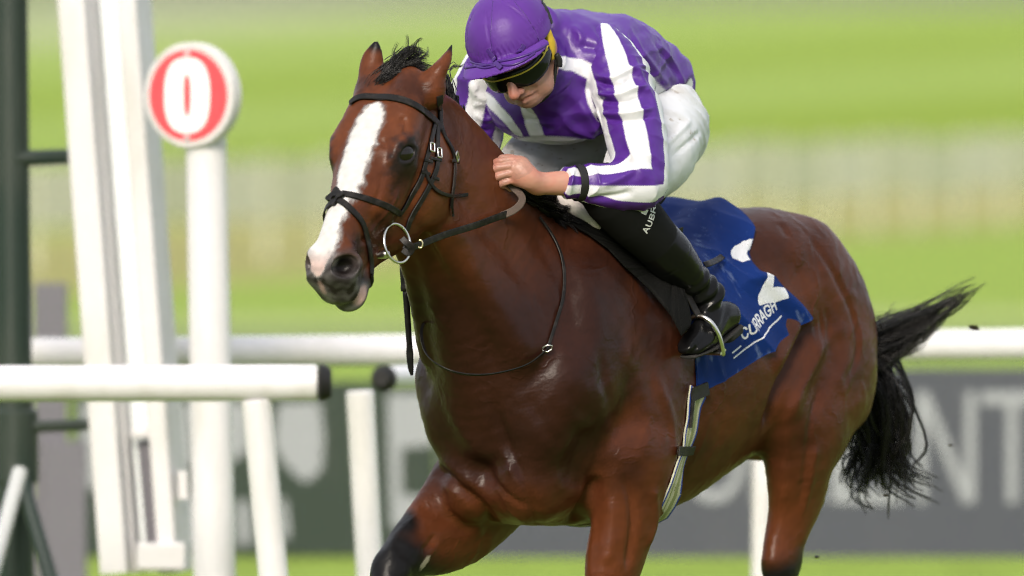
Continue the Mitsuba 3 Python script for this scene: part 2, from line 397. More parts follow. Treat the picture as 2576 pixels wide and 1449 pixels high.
# boards along the far side
k = holder('grey_panel', label='plain grey upright panel behind the green upright', category='panel')
p0, p1 = at(84, 712, 33), at(170, 712, 33)
put('sheet', beam((p0[0] / 2 + p1[0] / 2, 33, .0), (p0[0] / 2 + p1[0] / 2, 33, p0[2]), p1[0] - p0[0], .04), 'slate_panel', k, False)
put('foot', beam((p0[0] / 2 + p1[0] / 2 + .05, 32.96, .0), (p0[0] / 2 + p1[0] / 2 + .05, 32.96, .62), p1[0] - p0[0] + .03, .05), 'slate_panel', k, False)
YB = 37.0
BR = Frame((0, YB, 0), (0, -1, 0), (1, 0, 0))
def bx(x): return at(x, 1300, YB)[0]
def bz(y): return at(1300, y, YB)[2]
k = holder('advertising_board', label='long grey advertising board with pale capital letters behind the horse', category='hoarding')
put('sheet', beam((bx(2050), YB, bz(1404)), (bx(2050), YB, bz(926)), bx(3000) - bx(1100), .05), 'grey_board', k, False)
put('skirting', beam((bx(2050), YB + .01, .003), (bx(2050), YB + .01, bz(1406)), bx(3000) - bx(1100), .03), 'teal_strip', k, False)
plastic('teal_strip', (.03, .16, .105), .5, .4)
for ch, x0, x1 in (('M', 1500, 1690), ('O', 1712, 1876), ('M', 1892, 2066), ('E', 2092, 2272), ('N', 2304, 2452), ('T', 2468, 2622)):
    m = meshkit.text_mesh(ch, .4, .01, False); v = np.asarray(m.vertices).copy()
    v[:, 0] = (v[:, 0] - v[:, 0].min()) / np.ptp(v[:, 0]) * (bx(x1) - bx(x0)); v[:, 1] = (v[:, 1] - v[:, 1].min()) / np.ptp(v[:, 1]) * (bz(985) - bz(1264))
    put('letter', (np.stack([v[:, 0] + bx(x0), YB - .026 - v[:, 2], v[:, 1] + bz(1264)], 1), m.faces[:, ::-1] if False else m.faces), 'pale_grey', k, False)
k = holder('advertising_board', label='dark green board with pale grey shapes behind the rails at left', category='hoarding')
put('sheet', beam((bx(640), YB, bz(1396)), (bx(640), YB, bz(960)), bx(1096) - bx(184), .05), 'green_board', k, False)
for pts in ([(205, 1010), (275, 1010), (262, 1180), (240, 1235), (205, 1215)], [(455, 1010), (620, 1010), (625, 1130), (560, 1180), (500, 1160), (465, 1190)], [(700, 1015), (805, 1010), (815, 1100), (810, 1180), (770, 1215), (720, 1170), (690, 1120)], [(455, 1255), (500, 1250), (505, 1370), (460, 1375)], [(595, 1260), (625, 1255), (632, 1365), (600, 1375)], [(690, 1255), (720, 1255), (730, 1350), (700, 1360)], [(975, 990), (1090, 990), (1090, 1120), (1010, 1125), (1010, 1245), (1090, 1250), (1090, 1330), (985, 1330)]):
    pl = Polygon([(bx(x), bz(y)) for x, y in pts]).buffer(-.02).buffer(.02)
    put('emblem', flat(pl, BR, .026, .032), 'pale_grey', k, False)
# ---------------------------------------------------------------- the horse: one skin over barrel, neck, head, legs
hs = Solid(.07)
st = [(.40, -.30, -.60, .12), (.32, -.14, -.72, .18), (.20, -.05, -.775, .22), (.05, -.01, -.80, .237), (-.12, -.03, -.805, .258), (-.30, -.065, -.785, .280), (-.45, -.08, -.725, .284), (-.60, -.05, -.665, .276), (-.74, -.03, -.59, .262), (-.86, -.04, -.55, .25), (-.97, -.09, -.52, .222), (-1.07, -.18, -.50, .175), (-1.13, -.28, -.48, .11)]
hs.add(tube([(f, 0, (a + b) / 2, w, (a - b) / 2) for f, a, b, w in st], n=48, pw=2.2, caps=.5), .02)
hs.add(tube([(.79, .025, .225, .066, .105), (.60, .005, .085, .086, .172), (.43, 0, -.09, .112, .225), (.29, 0, -.25, .165, .28), (.17, 0, -.40, .21, .33)], n=30, caps=.6), .06)
hs.add(tube([(.82, .03, .195, .042, .045), (.67, .01, .25, .042, .05), (.50, 0, .185, .036, .045), (.34, 0, .09, .034, .045), (.16, 0, -.005, .04, .05), (-.05, 0, -.035, .05, .04), (-.2, 0, -.065, .06, .03)], n=24), .05)
for sg in (1, -1):
    hs.add(tube([(.03, sg * .10, -.06, .07, .12), (.12, sg * .172, -.25, .06, .14), (.25, sg * .185, -.46, .07, .12)], (0, sg, 0), n=14), .05)
    hs.add(tube([(-.02, sg * .17, -.30, .06, .14), (-.03, sg * .20, -.5, .07, .13), (-.02, sg * .195, -.66, .075, .115)], (0, sg, 0), n=14), .05)
    hs.add(ell((.325, sg * .115, -.50), (.10, .10, .145)), .04)
    hs.add(ell((.30, sg * .08, -.66), (.115, .08, .12)), .035)
    hs.add(ell((.315, sg * .175, -.42), (.065, .06, .09)), .05)
    hs.add(tube([(.72, sg * .06 + .02, -.0, .03, .055), (.54, sg * .08, -.16, .04, .07), (.40, sg * .125, -.33, .05, .08)], (0, sg, 0), n=14), .04)
    hs.add(ell((-.72, sg * .10, -.125), (.22, .14, .10)), .07)
    hs.add(tube([(-.80, sg * .17, -.20, .09, .16), (-.93, sg * .165, -.34, .11, .17), (-.92, sg * .175, -.50, .095, .165)], (0, sg, 0), n=14), .06)
hs.add(ell((-.70, -.16, -.075), (.17, .10, .075)), .06)
def hind(sg, dx, swing):
    def q(f, l, u, *r):
        c, s_ = math.cos(swing), math.sin(swing)
        a, b = f + .92, u + .30
        return (-.92 + a * c + b * s_ + dx, sg * l, -.30 - a * s_ + b * c) + r
    hs.add(tube([q(-.90, .165, -.40, .105, .20), q(-.80, .195, -.54, .098, .168), q(-.755, .205, -.63, .078, .140), q(-.76, .19, -.74, .058, .110), q(-.735, .175, -.84, .046, .074), q(-.695, .17, -.93, .038, .058)], (0, sg, 0), n=26), .05)
    hs.add(ell(q(-.655, .205, -.545), (.075, .07, .09)), .04)
    hs.add(ell(q(-.73, .17, -.93), (.052, .035, .05)), .03)
    hs.add(tube([q(-.70, .17, -.95, .034, .048), q(-.755, .17, -1.08, .026, .034), q(-.85, .17, -1.27, .024, .03), q(-.865, .17, -1.32, .032, .036), q(-.80, .17, -1.40, .03, .032)], (0, sg, 0), n=18), .02)
    hs.add(tube([q(-.80, .17, -1.40, .034, .036), q(-.745, .17, -1.47, .052, .06)], (0, sg, 0), n=6), .01)
hs.add(ell((.20, 0, -.705), (.17, .14, .085)), .05)
hind(1, 0, 0)
hs.add(tube([(-.90, -.165, -.36, .10, .17), (-.74, -.175, -.47, .09, .13), (-.66, -.175, -.53, .07, .10), (-.76, -.17, -.57, .05, .075), (-.88, -.165, -.61, .04, .055)], (0, 1, 0), n=16), .04)
hs.add(tube([(-.88, -.165, -.615, .034, .045), (-1.02, -.165, -.64, .027, .034), (-1.18, -.165, -.66, .026, .032), (-1.23, -.165, -.65, .032, .036), (-1.29, -.165, -.60, .03, .03), (-1.33, -.165, -.55, .048, .05)], (0, 1, 0), n=16), .02)
hs.add(tube([(.03, .19, -.62, .085, .13), (.035, .185, -.76, .072, .105), (.065, .17, -.88, .062, .094), (.075, .165, -1.02, .045, .062), (.055, .165, -1.10, .044, .05), (.05, .165, -1.17, .034, .042), (.04, .165, -1.32, .025, .033), (.035, .165, -1.43, .033, .037), (.07, .165, -1.50, .03, .032)], (0, 1, 0), n=34), .04)
hs.add(ell((-.085, .20, -.71), (.06, .05, .07)), .04)
hs.add(tube([(.07, .165, -1.50, .035, .038), (.11, .165, -1.545, .05, .058)], (0, 1, 0), n=6), .01)
hs.add(tube([(.10, -.165, -.67, .085, .16), (.20, -.17, -.73, .080, .155), (.32, -.18, -.80, .068, .120), (.43, -.185, -.842, .054, .082), (.53, -.185, -.892, .046, .058)], (0, 1, 0), n=26), .04)
hs.add(ell((.542, -.185, -.905), (.048, .046, .056)), .015)
hs.add(ell((.560, -.200, -.885), (.020, .018, .022)), .012)
hs.add(ell((.576, -.175, -.930), (.018, .026, .026)), .012)
hs.add(ell((.495, -.185, -.94), (.026, .03, .028)), .02)
hs.add(tube([(.545, -.185, -.91, .036, .042), (.47, -.185, -1.0, .026, .034), (.37, -.185, -1.13, .026, .034), (.33, -.185, -1.20, .033, .037), (.27, -.185, -1.21, .03, .03), (.22, -.185, -1.19, .05, .05)], (0, 1, 0), n=18), .02)
hs.add(tube([(-1.00, 0, -.13, .05), (-1.14, 0, -.20, .042), (-1.26, 0, -.25, .03), (-1.36, 0, -.30, .02)], n=10), .04)

# the head, in its own frame: along the face, left, out of the forehead
def htube(rows, side=(0, 1, 0), **k):
    return tube([list(H(r[0], r[1], r[2])) + list(r[3:]) for r in rows], np.array(side) @ HR, **k)
def hell(c, r, R=None): return ell(H(*c), r, HR if R is None else np.array(R) @ HR)
def axes_about(o, e):
    o = unit(o); e = unit(np.array(e) - o * np.dot(e, o))
    return np.array([o, e, np.cross(o, e)])
NO, EO = np.array((.42, .62, .62)), np.array((.14, .84, .46))
def nos_axes(sg): return axes_about(NO * (1, sg, 1), (-.35, .8 * sg, -.1)) @ HR
def NOS(sg, d): return np.array([.548, sg * .046, -.036]) + unit(NO * (1, sg, 1)) * d
def eye_axes(sg): return axes_about(EO * (1, sg, 1), (.80, -.1 * sg, .50)) @ HR
def EYE(sg, d): return np.array([.212, sg * .098, -.040]) + unit(EO * (1, sg, 1)) * d
def turn(ax, deg): return trimesh.transformations.rotation_matrix(math.radians(deg), ax)[:3, :3]
hs.add(htube([(-.05, 0, -.085, .045, .05), (.02, 0, -.085, .072, .072), (.09, 0, -.082, .088, .085), (.16, 0, -.082, .096, .092), (.22, 0, -.080, .090, .092), (.30, 0, -.072, .068, .086), (.38, 0, -.060, .053, .074), (.46, 0, -.053, .046, .064), (.52, 0, -.058, .046, .060), (.56, 0, -.07, .046, .054)], n=70, pw=2.45, caps=.5), .03)
hs.add(htube([(.02, 0, -.19, .05, .075), (.11, 0, -.205, .076, .092), (.19, 0, -.205, .088, .102), (.27, 0, -.20, .084, .098), (.34, 0, -.175, .066, .083), (.41, 0, -.150, .047, .062), (.48, 0, -.135, .039, .045), (.55, 0, -.138, .036, .036)], n=48, pw=2.3, caps=.7), .045)
for sg in (1, -1):
    hs.add(hell((.175, sg * .078, -.215), (.115, .030, .092)), .03)
    hs.add(htube([(.22, sg * .086, -.090, .013), (.29, sg * .073, -.108, .013), (.36, sg * .057, -.112, .010)], n=14), .03)
    hs.add(hell((.205, sg * .080, -.050), (.058, .029, .044)), .03)
    hs.add(htube([(.160, sg * .088, -.036, .011), (.185, sg * .098, -.026, .011), (.212, sg * .092, -.018, .010), (.240, sg * .078, -.022, .008)], n=12), .02)       # brow
    hs.add(hell((.540, sg * .034, -.040), (.052, .030, .040)), .02)
    hs.add(ell(H(*NOS(sg, -.006)), (.022, .046, .037), nos_axes(sg)), .016)      # flared nostril
    hs.add(htube([(.0, sg * .045, -.035, .03), (.05, sg * .05, -.028, .032), (.10, sg * .04, -.022, .022)], n=8), .03)               # temple muscle
    hs.add(hell((.135, sg * .072, -.045), (.085, .030, .042)), .03)
    hs.add(hell((.29, sg * .056, -.075), (.08, .026, .045)), .03)
hs.add(hell((.566, 0, -.088), (.040, .054, .048)), .03)
hs.add(hell((.578, 0, -.116), (.024, .046, .026)), .02)
hs.add(hell((.556, .004, -.158), (.040, .042, .030)), .012)
hs.add(hell((.515, .004, -.158), (.05, .038, .032)), .02)
YP = HD.pt(0, 0, 0)[1]
def ear(px, w, side, opening, dY):
    P = [at(x, y, YP + d) for (x, y), d in zip(px, dY)]
    hs.add(tube([list(T.loc(p)) + [a, b] for p, (a, b) in zip(P, w)], T.M @ np.array(side, float), n=22), .016)
    o = unit(opening)
    hs.cut(tube([list(T.loc(p + o * b * .75)) + [a * .72, b * .72] for p, (a, b) in list(zip(P, w))[1:]], T.M @ np.array(side, float), n=16), .008)
ear([(1075, 240), (1088, 208), (1107, 180), (1124, 155), (1134, 132), (1140, 107)], [(.030, .034), (.030, .031), (.033, .024), (.028, .018), (.016, .010), (.003, .003)], (.35, .9, .25), (.8, .5, .1), (.0, .0, .01, .02, .025, .03))
ear([(930, 242), (930, 210), (932, 180), (937, 150), (944, 124), (948, 99)], [(.030, .030), (.028, .028), (.029, .024), (.027, .018), (.017, .011), (.003, .003)], (.97, -.2, .1), (.45, .9, .0), (.05, .05, .055, .06, .06, .06))
hs.add(ell(T.loc(at(1082, 232, YP - .005)), .033), .025)
hs.add(ell(T.loc(at(932, 238, YP + .055)), .032), .03)
for sg in (1, -1):
    hs.cut(ell(H(*NOS(sg, .008)), (.030, .034, .026), nos_axes(sg)), .010)
    hs.cut(ell(H(*EYE(sg, .014)), (.018, .027, .022), eye_axes(sg)), .010)
    o_, e_, c_ = eye_axes(sg); c_ = -sg * c_; b_ = H(*EYE(sg, .0))
    hs.add(tube([list(b_ + o_ * z + e_ * x + c_ * y) + [.0065] for x, y, z in ((-.033, -.004, .001), (-.018, .0145, .008), (0, .0185, .010), (.018, .011, .008), (.037, -.009, .000))], o_, n=14), .006)
    hs.add(tube([list(b_ + o_ * z + e_ * x + c_ * y) + [.005] for x, y, z in ((-.031, -.006, .001), (-.012, -.022, .003), (.010, -.024, .003), (.035, -.012, .000))], o_, n=12), .006)
hs.cut(htube([(.44, .048, -.132, .003), (.50, .046, -.130, .003), (.55, .047, -.128, .003), (.585, .035, -.132, .003), (.60, 0, -.135, .003), (.585, -.035, -.132, .003), (.53, -.047, -.128, .003)], n=20), .010)      # mouth line

KT = np.array([.66, 0, .10]); KN = unit(H(.1, 0, -.1) - np.array([.35, 0, -.1]))
lo, hi = hs.bounds()
bv, bf = hs.mesh(.0085, hi=np.array([.90, hi[1] + .02, hi[2] + .02]))
bv, bf = drop(bv, bf, ((bv - KT) @ KN)[bf].min(1) < .004)
nb_ = normals(bv, bf); bv = bv - nb_ * (.0012 * sstep(-.012, .0, (bv - KT) @ KN))[:, None]
hv, hf = hs.mesh(.0042, np.array([.52, -.25, -.32]), hi + .02)
hv, hf = drop(hv, hf, ((hv - KT) @ KN)[hf].max(1) > -.002)
V, Fc = cat((bv, bf), (hv, hf))
W = T.pt(V)
HORSE = trimesh.Trimesh(W, Fc, process=False)
def hit(pts, mesh=None, miss=None):
    """Points of the mesh that the lines of sight through these frame positions meet, and the normals there."""
    mesh = mesh or HORSE
    d = np.array([ray(*p) for p in pts]); d /= np.linalg.norm(d, axis=1, keepdims=True)
    loc, ri, ti = mesh.ray.intersects_location(np.repeat(CAM[None], len(d), 0), d, multiple_hits=False)
    out, nn = np.full((len(d), 3), np.nan), np.full((len(d), 3), np.nan)
    out[ri] = loc; nn[ri] = mesh.face_normals[ti]
    return out, nn
def sculpt(W, N, strokes):
    for px, width, h in strokes:
        line = spline(px, 24) if len(px) > 2 else np.array(px, float)
        p, _ = hit(line)
        p = p[~np.isnan(p[:, 0])]
        if len(p) < 2: continue
        m = ((W > p.min(0) - 3 * width) & (W < p.max(0) + 3 * width)).all(1)
        d, t = seg_dist(W[m], p)
        W[m] += N[m] * (h * np.exp(-(d / width) ** 2) * sstep(0, .2, t) * sstep(1, .8, t))[:, None]
Nn = np.vstack([nb_, normals(hv, hf)]) @ T.M
sculpt(W, Nn, [
    ([(1165, 630), (1225, 740), (1300, 850), (1330, 930)], .030, .007), ([(1130, 650), (1185, 760), (1230, 860), (1250, 930)], .022, -.006),      # neck muscle and groove
    ([(1330, 570), (1400, 690), (1440, 800), (1430, 900)], .028, -.006), ([(1400, 580), (1470, 700), (1500, 830), (1480, 950)], .035, .006),      # front of the shoulder
    ([(1235, 960), (1255, 1060), (1290, 1150), (1330, 1240), (1350, 1320)], .014, -.012), ([(1265, 1120), (1300, 1190), (1350, 1270)], .016, .008), ([(1310, 1140), (1290, 1170), (1280, 1200)], .010, .006),
    ([(1095, 1175), (1150, 1225), (1195, 1260), (1235, 1320)], .016, -.022), ([(1150, 1200), (1200, 1230), (1260, 1260)], .02, .006),
    ([(1505, 1190), (1470, 1260), (1450, 1300), (1440, 1345)], .018, -.022), ([(1230, 1190), (1270, 1240), (1330, 1280)], .010, -.008), ([(1400, 1000), (1440, 1050), (1500, 1080)], .02, .005), ([(1130, 1000), (1160, 1080), (1220, 1140)], .022, .006), ([(1330, 980), (1360, 1060), (1420, 1130)], .016, -.005), ([(1380, 1180), (1440, 1240), (1500, 1210)], .02, .005),
    ([(1560, 1180), (1590, 1270), (1590, 1350), (1575, 1449)], .012, -.011), ([(1640, 1220), (1650, 1300), (1620, 1390)], .016, .007), ([(1530, 1240), (1540, 1330), (1525, 1430)], .016, .006), ([(1500, 1290), (1500, 1370), (1490, 1449)], .010, -.004),
    ([(1560, 840), (1600, 960), (1620, 1080), (1610, 1180)], .03, .006), ([(1500, 870), (1530, 1000), (1560, 1120)], .02, -.005), ([(1640, 930), (1690, 1060), (1697, 1180)], .016, .006),
    ([(2036, 790), (2020, 850), (1980, 935), (1945, 1020), (1925, 1090)], .022, -.034), ([(2072, 830), (2040, 910), (1998, 1000), (1970, 1080)], .030, .020),
    ([(2010, 790), (1990, 850), (1940, 930)], .03, .012),
    ([(2045, 790), (2050, 840), (2045, 880)], .005, -.004), ([(2060, 780), (2068, 835), (2060, 880)], .005, -.004), ([(2075, 775), (2086, 820), (2080, 860)], .006, -.004), ([(2030, 800), (2032, 840)], .004, -.003),
    ([(2005, 560), (2070, 640), (2120, 730), (2155, 830), (2152, 910), (2120, 960)], .010, -.008), ([(2030, 620), (2075, 730), (2090, 830), (2080, 930)], .03, -.002), ([(1980, 600), (2030, 700), (2050, 770)], .03, .003), ([(2110, 800), (2125, 880), (2100, 980)], .025, .004),
    ([(2070, 960), (2040, 1060), (2030, 1160), (2010, 1280)], .012, -.006), ([(1980, 1020), (1980, 1120), (1970, 1250), (1960, 1350)], .018, .006), ([(2060, 1100), (2040, 1200), (2010, 1320)], .014, .005),
    ([(1960, 560), (1985, 600)], .012, -.006), ([(1020, 1240), (1100, 1290), (1200, 1330)], .02, -.006), ([(1050, 1300), (1000, 1350), (975, 1400)], .012, .006), ([(1100, 1350), (1060, 1390)], .012, -.006), ([(1120, 1240), (1160, 1300), (1220, 1350)], .02, .007),
    # the face: veins, cheekbone, wrinkles by the eye and nostril
    ([(1005, 470), (985, 520), (950, 560), (925, 600)], .006, .003), ([(960, 430), (955, 480), (930, 530)], .008, -.003), ([(905, 600), (935, 610), (945, 640)], .007, -.005), ([(985, 620), (960, 650), (945, 690)], .006, -.003),
    ([(1010, 320), (1015, 300), (1022, 345)], .010, -.006), ([(960, 345), (975, 375), (965, 410)], .010, -.004), ([(850, 570), (870, 600), (900, 630)], .010, .004),
])
relief = fbm(V, 14, 3, 5) - .5
fine = fbm(V, 45, 2, 8) - .5
headness = sstep(-.03, .05, (V - KT) @ KN)
veins = np.clip(1 - np.abs(fbm(V * (1, 1, .6), 9, 2, 31) - .5) * 22, 0, 1) * sstep(.5, .62, fbm(V, 4, 2, 32))
mid = fbm(V, 24, 2, 9) - .5
W += Nn * ((relief * .0055 + mid * .0022 + fine * .0018 + veins * .0022) * (1 - headness) + (fine * .0012) * headness)[:, None]

HL = HD.loc(W)
s_, l_, n_ = HL.T
f_, a_, u_ = V.T
isH = headness > .3
BAY, RED, DARK, BLACK, WHITE, PINK, GREY = map(np.array, ((.070, .0200, .0076), (.112, .0320, .0110), (.016, .0056, .0040), (.006, .0055, .006), (.50, .485, .478), (.42, .275, .25), (.095, .089, .091)))
nz, nz2 = fbm(V, 9, 3, 2), fbm(V, 70, 2, 3)
col = lerp(BAY, DARK, np.clip((nz - .36) * 1.5, 0, .65))
col = lerp(col, DARK, .85 * sstep(.02, .25, f_ + .25 * (nz - .5)) * sstep(.0, -.25, u_) * sstep(-.80, -.66, u_) * (1 - headness))  # shade under the neck, painted into the coat of the breast
col = lerp(col, DARK, .45 * sstep(.62, .40, np.abs(u_ + .05) + .8 * np.abs(f_ + .1)) * (1 - headness))                    # breast and shoulder toned down further, shade put into the colour
col = lerp(col, RED, .7 * headness * sstep(.3, .6, nz))
col = lerp(col, RED, .55 * sstep(.25, .45, f_) * sstep(-.25, .0, u_) * (1 - headness))                      # upper neck
col = lerp(col, RED, .5 * sstep(-.62, -.8, u_))                                                            # legs
col = lerp(col, RED, .35 * sstep(-.9, -1.1, f_))
def blot(c, r, tone, k, lim=None):
    global col
    d = np.linalg.norm((HL - np.array(c)) / np.array(r), axis=1)
    col = lerp(col, tone, k * sstep(1.25, .55, d + (nz2 - .5) * .5))
for sg in (1, -1):
    blot((.225, sg * .10, -.055), (.075, .06, .05), BLACK * 2.2, .85)
    blot(EYE(sg, .0), (.050, .045, .040), BLACK * 1.6, .9)
    blot((.27, sg * .08, -.085), (.07, .05, .04), DARK, .7)
    blot((.40, sg * .06, -.11), (.10, .05, .05), DARK, .8)
    blot((.36, sg * .06, -.20), (.12, .05, .06), DARK, .4)
    blot((.49, sg * .055, -.055), (.045, .05, .035), DARK * .9, .9)
    blot((.04, sg * .06, -.03), (.05, .05, .06), DARK * 1.3, .6)
muz = sstep(.50, .55, s_ + .12 * np.abs(l_) - .25 * n_ - .02 + .03 * (nz2 - .5)) * headness
col = lerp(col, lerp(np.repeat((BLACK * 2.2)[None], len(V), 0), GREY * 1.5, np.clip(fbm(V, 40, 2, 6) * 2.2 - .7, 0, 1)), muz * .95)
edge = (fbm(HL, 55, 3, 4) - .5) * .018 + (fbm(HL * (1, 2.5, 1), 110, 2, 5) - .5) * .012
bc = np.interp(s_, [.1, .2, .35, .45, .55], [.002, -.002, .004, -.006, -.012]); bw = np.interp(s_, [.085, .105, .15, .24, .30, .36, .40, .45, .50, .545, .562, .585, .60], [-.02, .020, .037, .038, .036, .031, .026, .027, .037, .040, .026, .010, -.02])
top = sstep(-.10, -.07, n_) * headness
g = np.abs(l_ - bc) - bw + edge
col = lerp(col, GREY * 1.6, sstep(.012, .002, g) * top * .75)
col = lerp(col, WHITE, sstep(.005, -.006, g) * top)
col = lerp(col, PINK, sstep(.52, .57, s_) * sstep(.003, -.004, g) * top * .75)
blot((.580, -.010, -.060), (.030, .011, .026), PINK, .75)
blot((.558, .040, -.148), (.030, .02, .018), PINK, .95)
for sg in (1, -1):
    blot(NOS(sg, .004), (.046, .050, .042), np.array((.045, .040, .040)), .55)
    blot(NOS(sg, -.016), (.028, .028, .023), np.array((.006, .004, .004)), 1.0)
# black points
for c, r in (((.55, -.185, -.89), .105), ((.47, -.20, -.80), .055), ((.45, -.185, -1.03), .16), ((.33, -.185, -1.17), .16)):
    col = lerp(col, BLACK, sstep(1.35, .7, np.linalg.norm(V - np.array(c), axis=1) / r + (nz - .5) * .5))
col = lerp(col, BLACK, sstep(-.93, -1.0, u_ + (nz - .5) * .12 + .03 * (f_ > -.5) - .05 * (f_ < -.55)))
col = lerp(col, BLACK, sstep(-1.12, -1.24, f_) * sstep(-.45, -.3, u_))
et = np.minimum(np.linalg.norm(W - at(1140, 107, YP + .03), axis=1), np.linalg.norm(W - at(948, 99, YP + .06), axis=1))
col = lerp(col, BLACK, sstep(.045, .02, et))
ch_ = hit([(1074, 1408), (1064, 1424)])[0]
col = lerp(col, np.array((.30, .26, .21)), sstep(.012, .007, seg_dist(W, ch_)[0])) if not np.isnan(ch_).any() else col
col = col * (.86 + .28 * nz2)[:, None]
def hair_relief(p, n, uv):
    a, b = p.x * .83 - p.y * .56, p.z
    hair = mikit.fbm(a * 120 + b * 60, p.y * 90, b * 170 - a * 40, 2)
    soft = mikit.fbm(a * 46, p.y * 46, b * 40, 2)
    w = mikit.fbm(a * 13 + 3 + soft * .5, p.y * 13, b * 9, 2)
    crease = dr.maximum(1 - dr.abs(w - .5) * 26, 0)
    v = mikit.fbm(a * 8 + 11, p.y * 8, b * 6 + soft * .6, 2)
    vein = dr.maximum(1 - dr.abs(v - .47) * 34, 0)
    m = mikit.smoothstep(.45, .62, mikit.noise(a * 5 + 7, p.y * 5, b * 5))
    return hair * .22 + soft * .34 - crease * .16 * m + vein * .42 * (1 - m)
def coat_gloss(p, n, uv):
    return .29 + .16 * mikit.fbm(p.x * 26, p.y * 26, p.z * 20, 3)
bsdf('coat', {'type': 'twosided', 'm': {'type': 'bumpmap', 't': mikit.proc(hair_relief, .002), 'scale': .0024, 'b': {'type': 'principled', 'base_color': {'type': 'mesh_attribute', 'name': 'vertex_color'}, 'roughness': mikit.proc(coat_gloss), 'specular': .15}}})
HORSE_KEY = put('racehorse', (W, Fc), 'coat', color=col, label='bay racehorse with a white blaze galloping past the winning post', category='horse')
HORSE = trimesh.Trimesh(W, Fc, process=False)
# eyes
bsdf('eye_mat', {'type': 'principled', 'base_color': rgb(.006, .004, .003), 'roughness': .09, 'specular': .42})
for sg in (1, -1):
    e = trimesh.creation.icosphere(3, 1)
    ev = HD.pt((np.asarray(e.vertices) * (.020, .029, .026)) @ (eye_axes(sg) @ HR.T) + EYE(sg, -.008))
    put('eye', (ev, e.faces), 'eye_mat', HORSE_KEY)
# mane, forelock and tail: strands that follow guide lines
def strands(guides, count, r0, spread, seed, wave=.01, samples=9, lock=14, ends=True, tight=.0028):
    rng = np.random.default_rng(seed)
    vs, fs, o, sides = [], [], 0, 3
    per = max(1, count // len(guides) // lock)
    tt = np.linspace(0, 1, samples)[:, None]
    for g in guides:
        G_ = spline(np.asarray(g, float), 60)
        for i in range(per):
            L = rng.uniform(.6, 1.0) if ends else 1.0
            k = G_[np.linspace(0, 59 * L, samples).astype(int)]
            sp = np.interp(tt[:, 0], np.linspace(0, 1, len(spread)), spread)[:, None]
            ph, fq = rng.uniform(0, 6.3, 3), rng.uniform(1.5, 4.5, 3)
            base = k + rng.normal(0, 1, 3) * sp + wave * tt * np.sin(ph + fq * tt * 2) * rng.uniform(.4, 1.3)
            for j in range(lock):
                stray = 3.0 if rng.random() < .06 else 1.0
                p = base + rng.normal(0, tight, 3) * (1 - .55 * tt) * stray + stray * .002 * tt * np.sin(rng.uniform(0, 6.3, 3) + 5 * tt)
                r = r0 * rng.uniform(.6, 1.3) * (1 - .85 * tt[:, 0] ** 2)
                d = np.gradient(p, axis=0); d /= np.linalg.norm(d, axis=1, keepdims=True) + 1e-9
                a = np.cross(d, (.3, .2, .93)); a /= np.linalg.norm(a, axis=1, keepdims=True) + 1e-9
                b = np.cross(d, a); q = np.arange(sides) * 2 * np.pi / sides
                v = p[:, None] + r[:, None, None] * (np.cos(q)[None, :, None] * a[:, None] + np.sin(q)[None, :, None] * b[:, None])
                ii, jj = np.meshgrid(np.arange(samples - 1), np.arange(sides), indexing='ij')
                f = np.stack([ii * sides + jj, ii * sides + (jj + 1) % sides, (ii + 1) * sides + (jj + 1) % sides, (ii + 1) * sides + jj], -1).reshape(-1, 4)
                vs.append(v.reshape(-1, 3)); fs.append(np.vstack([f[:, [0, 1, 2]], f[:, [0, 2, 3]]]) + o); o += samples * sides
    return np.vstack(vs), np.vstack(fs)
plastic('hair_mat', (.008, .007, .007), .36, .28)
def G(pts, Y): return [at(x, y, Y + (d[0] if d else 0)) for x, y, *d in pts]
YW = YP + .02
put('forelock', strands([G([(958, 222), (985, 195), (1030, 175), (1068, 180)], YW), G([(962, 215), (995, 172), (1035, 160), (1075, 170)], YW + .02), G([(955, 228), (972, 205), (1005, 190), (1050, 195)], YW - .01), G([(985, 190), (1010, 160), (1035, 150), (1060, 165)], YW + .02), G([(960, 215), (985, 180), (1010, 165), (1040, 168)], YW)], 2200, .0011, (.010, .011, .014), 11, .006, lock=20, tight=.0045), 'hair_mat', HORSE_KEY, kind='stuff')
put('forelock', strands([G([(1020, 160), (1035, 130), (1040, 105), (1030, 75)], YW), G([(1045, 165), (1062, 140), (1072, 110), (1076, 80)], YW + .02), G([(1000, 165), (1005, 140), (1020, 125), (1045, 130)], YW), G([(1050, 160), (1040, 120), (1060, 110), (1075, 145)], YW), G([(1120, 175), (1140, 163), (1155, 160), (1170, 163)], YW + .1), G([(1010, 160), (995, 140), (990, 125), (988, 112)], YW)], 60, .0009, (.008, .008, .010), 12, .008), 'hair_mat', HORSE_KEY, kind='stuff')
crest = [(1112, 215), (1135, 262), (1160, 310), (1190, 350), (1222, 395), (1255, 432), (1290, 470), (1330, 505), (1380, 525), (1420, 530)]
mg = []
for i in range(len(crest) - 1):
    (x, y), (x2, y2) = crest[i], crest[i + 1]
    for k in (0, .33, .66):
        cx_, cy_ = x + (x2 - x) * k, y + (y2 - y) * k
        p = T.on(cx_, cy_, 1, -.005)
        a_ = T.pt(p + (0, 0, -.015)); low = sstep(1180, 1330, np.array(cx_))
        mg.append([a_, T.pt(p + (-.015, -.02, .020)), T.pt(p + (-.055, -.045, .004)), T.pt(p + (-.085, -.07, -.07))])
put('mane', strands(mg, 3600, .0013, (.008, .009, .012), 13, .006), 'hair_mat', HORSE_KEY, kind='stuff')
ng = []
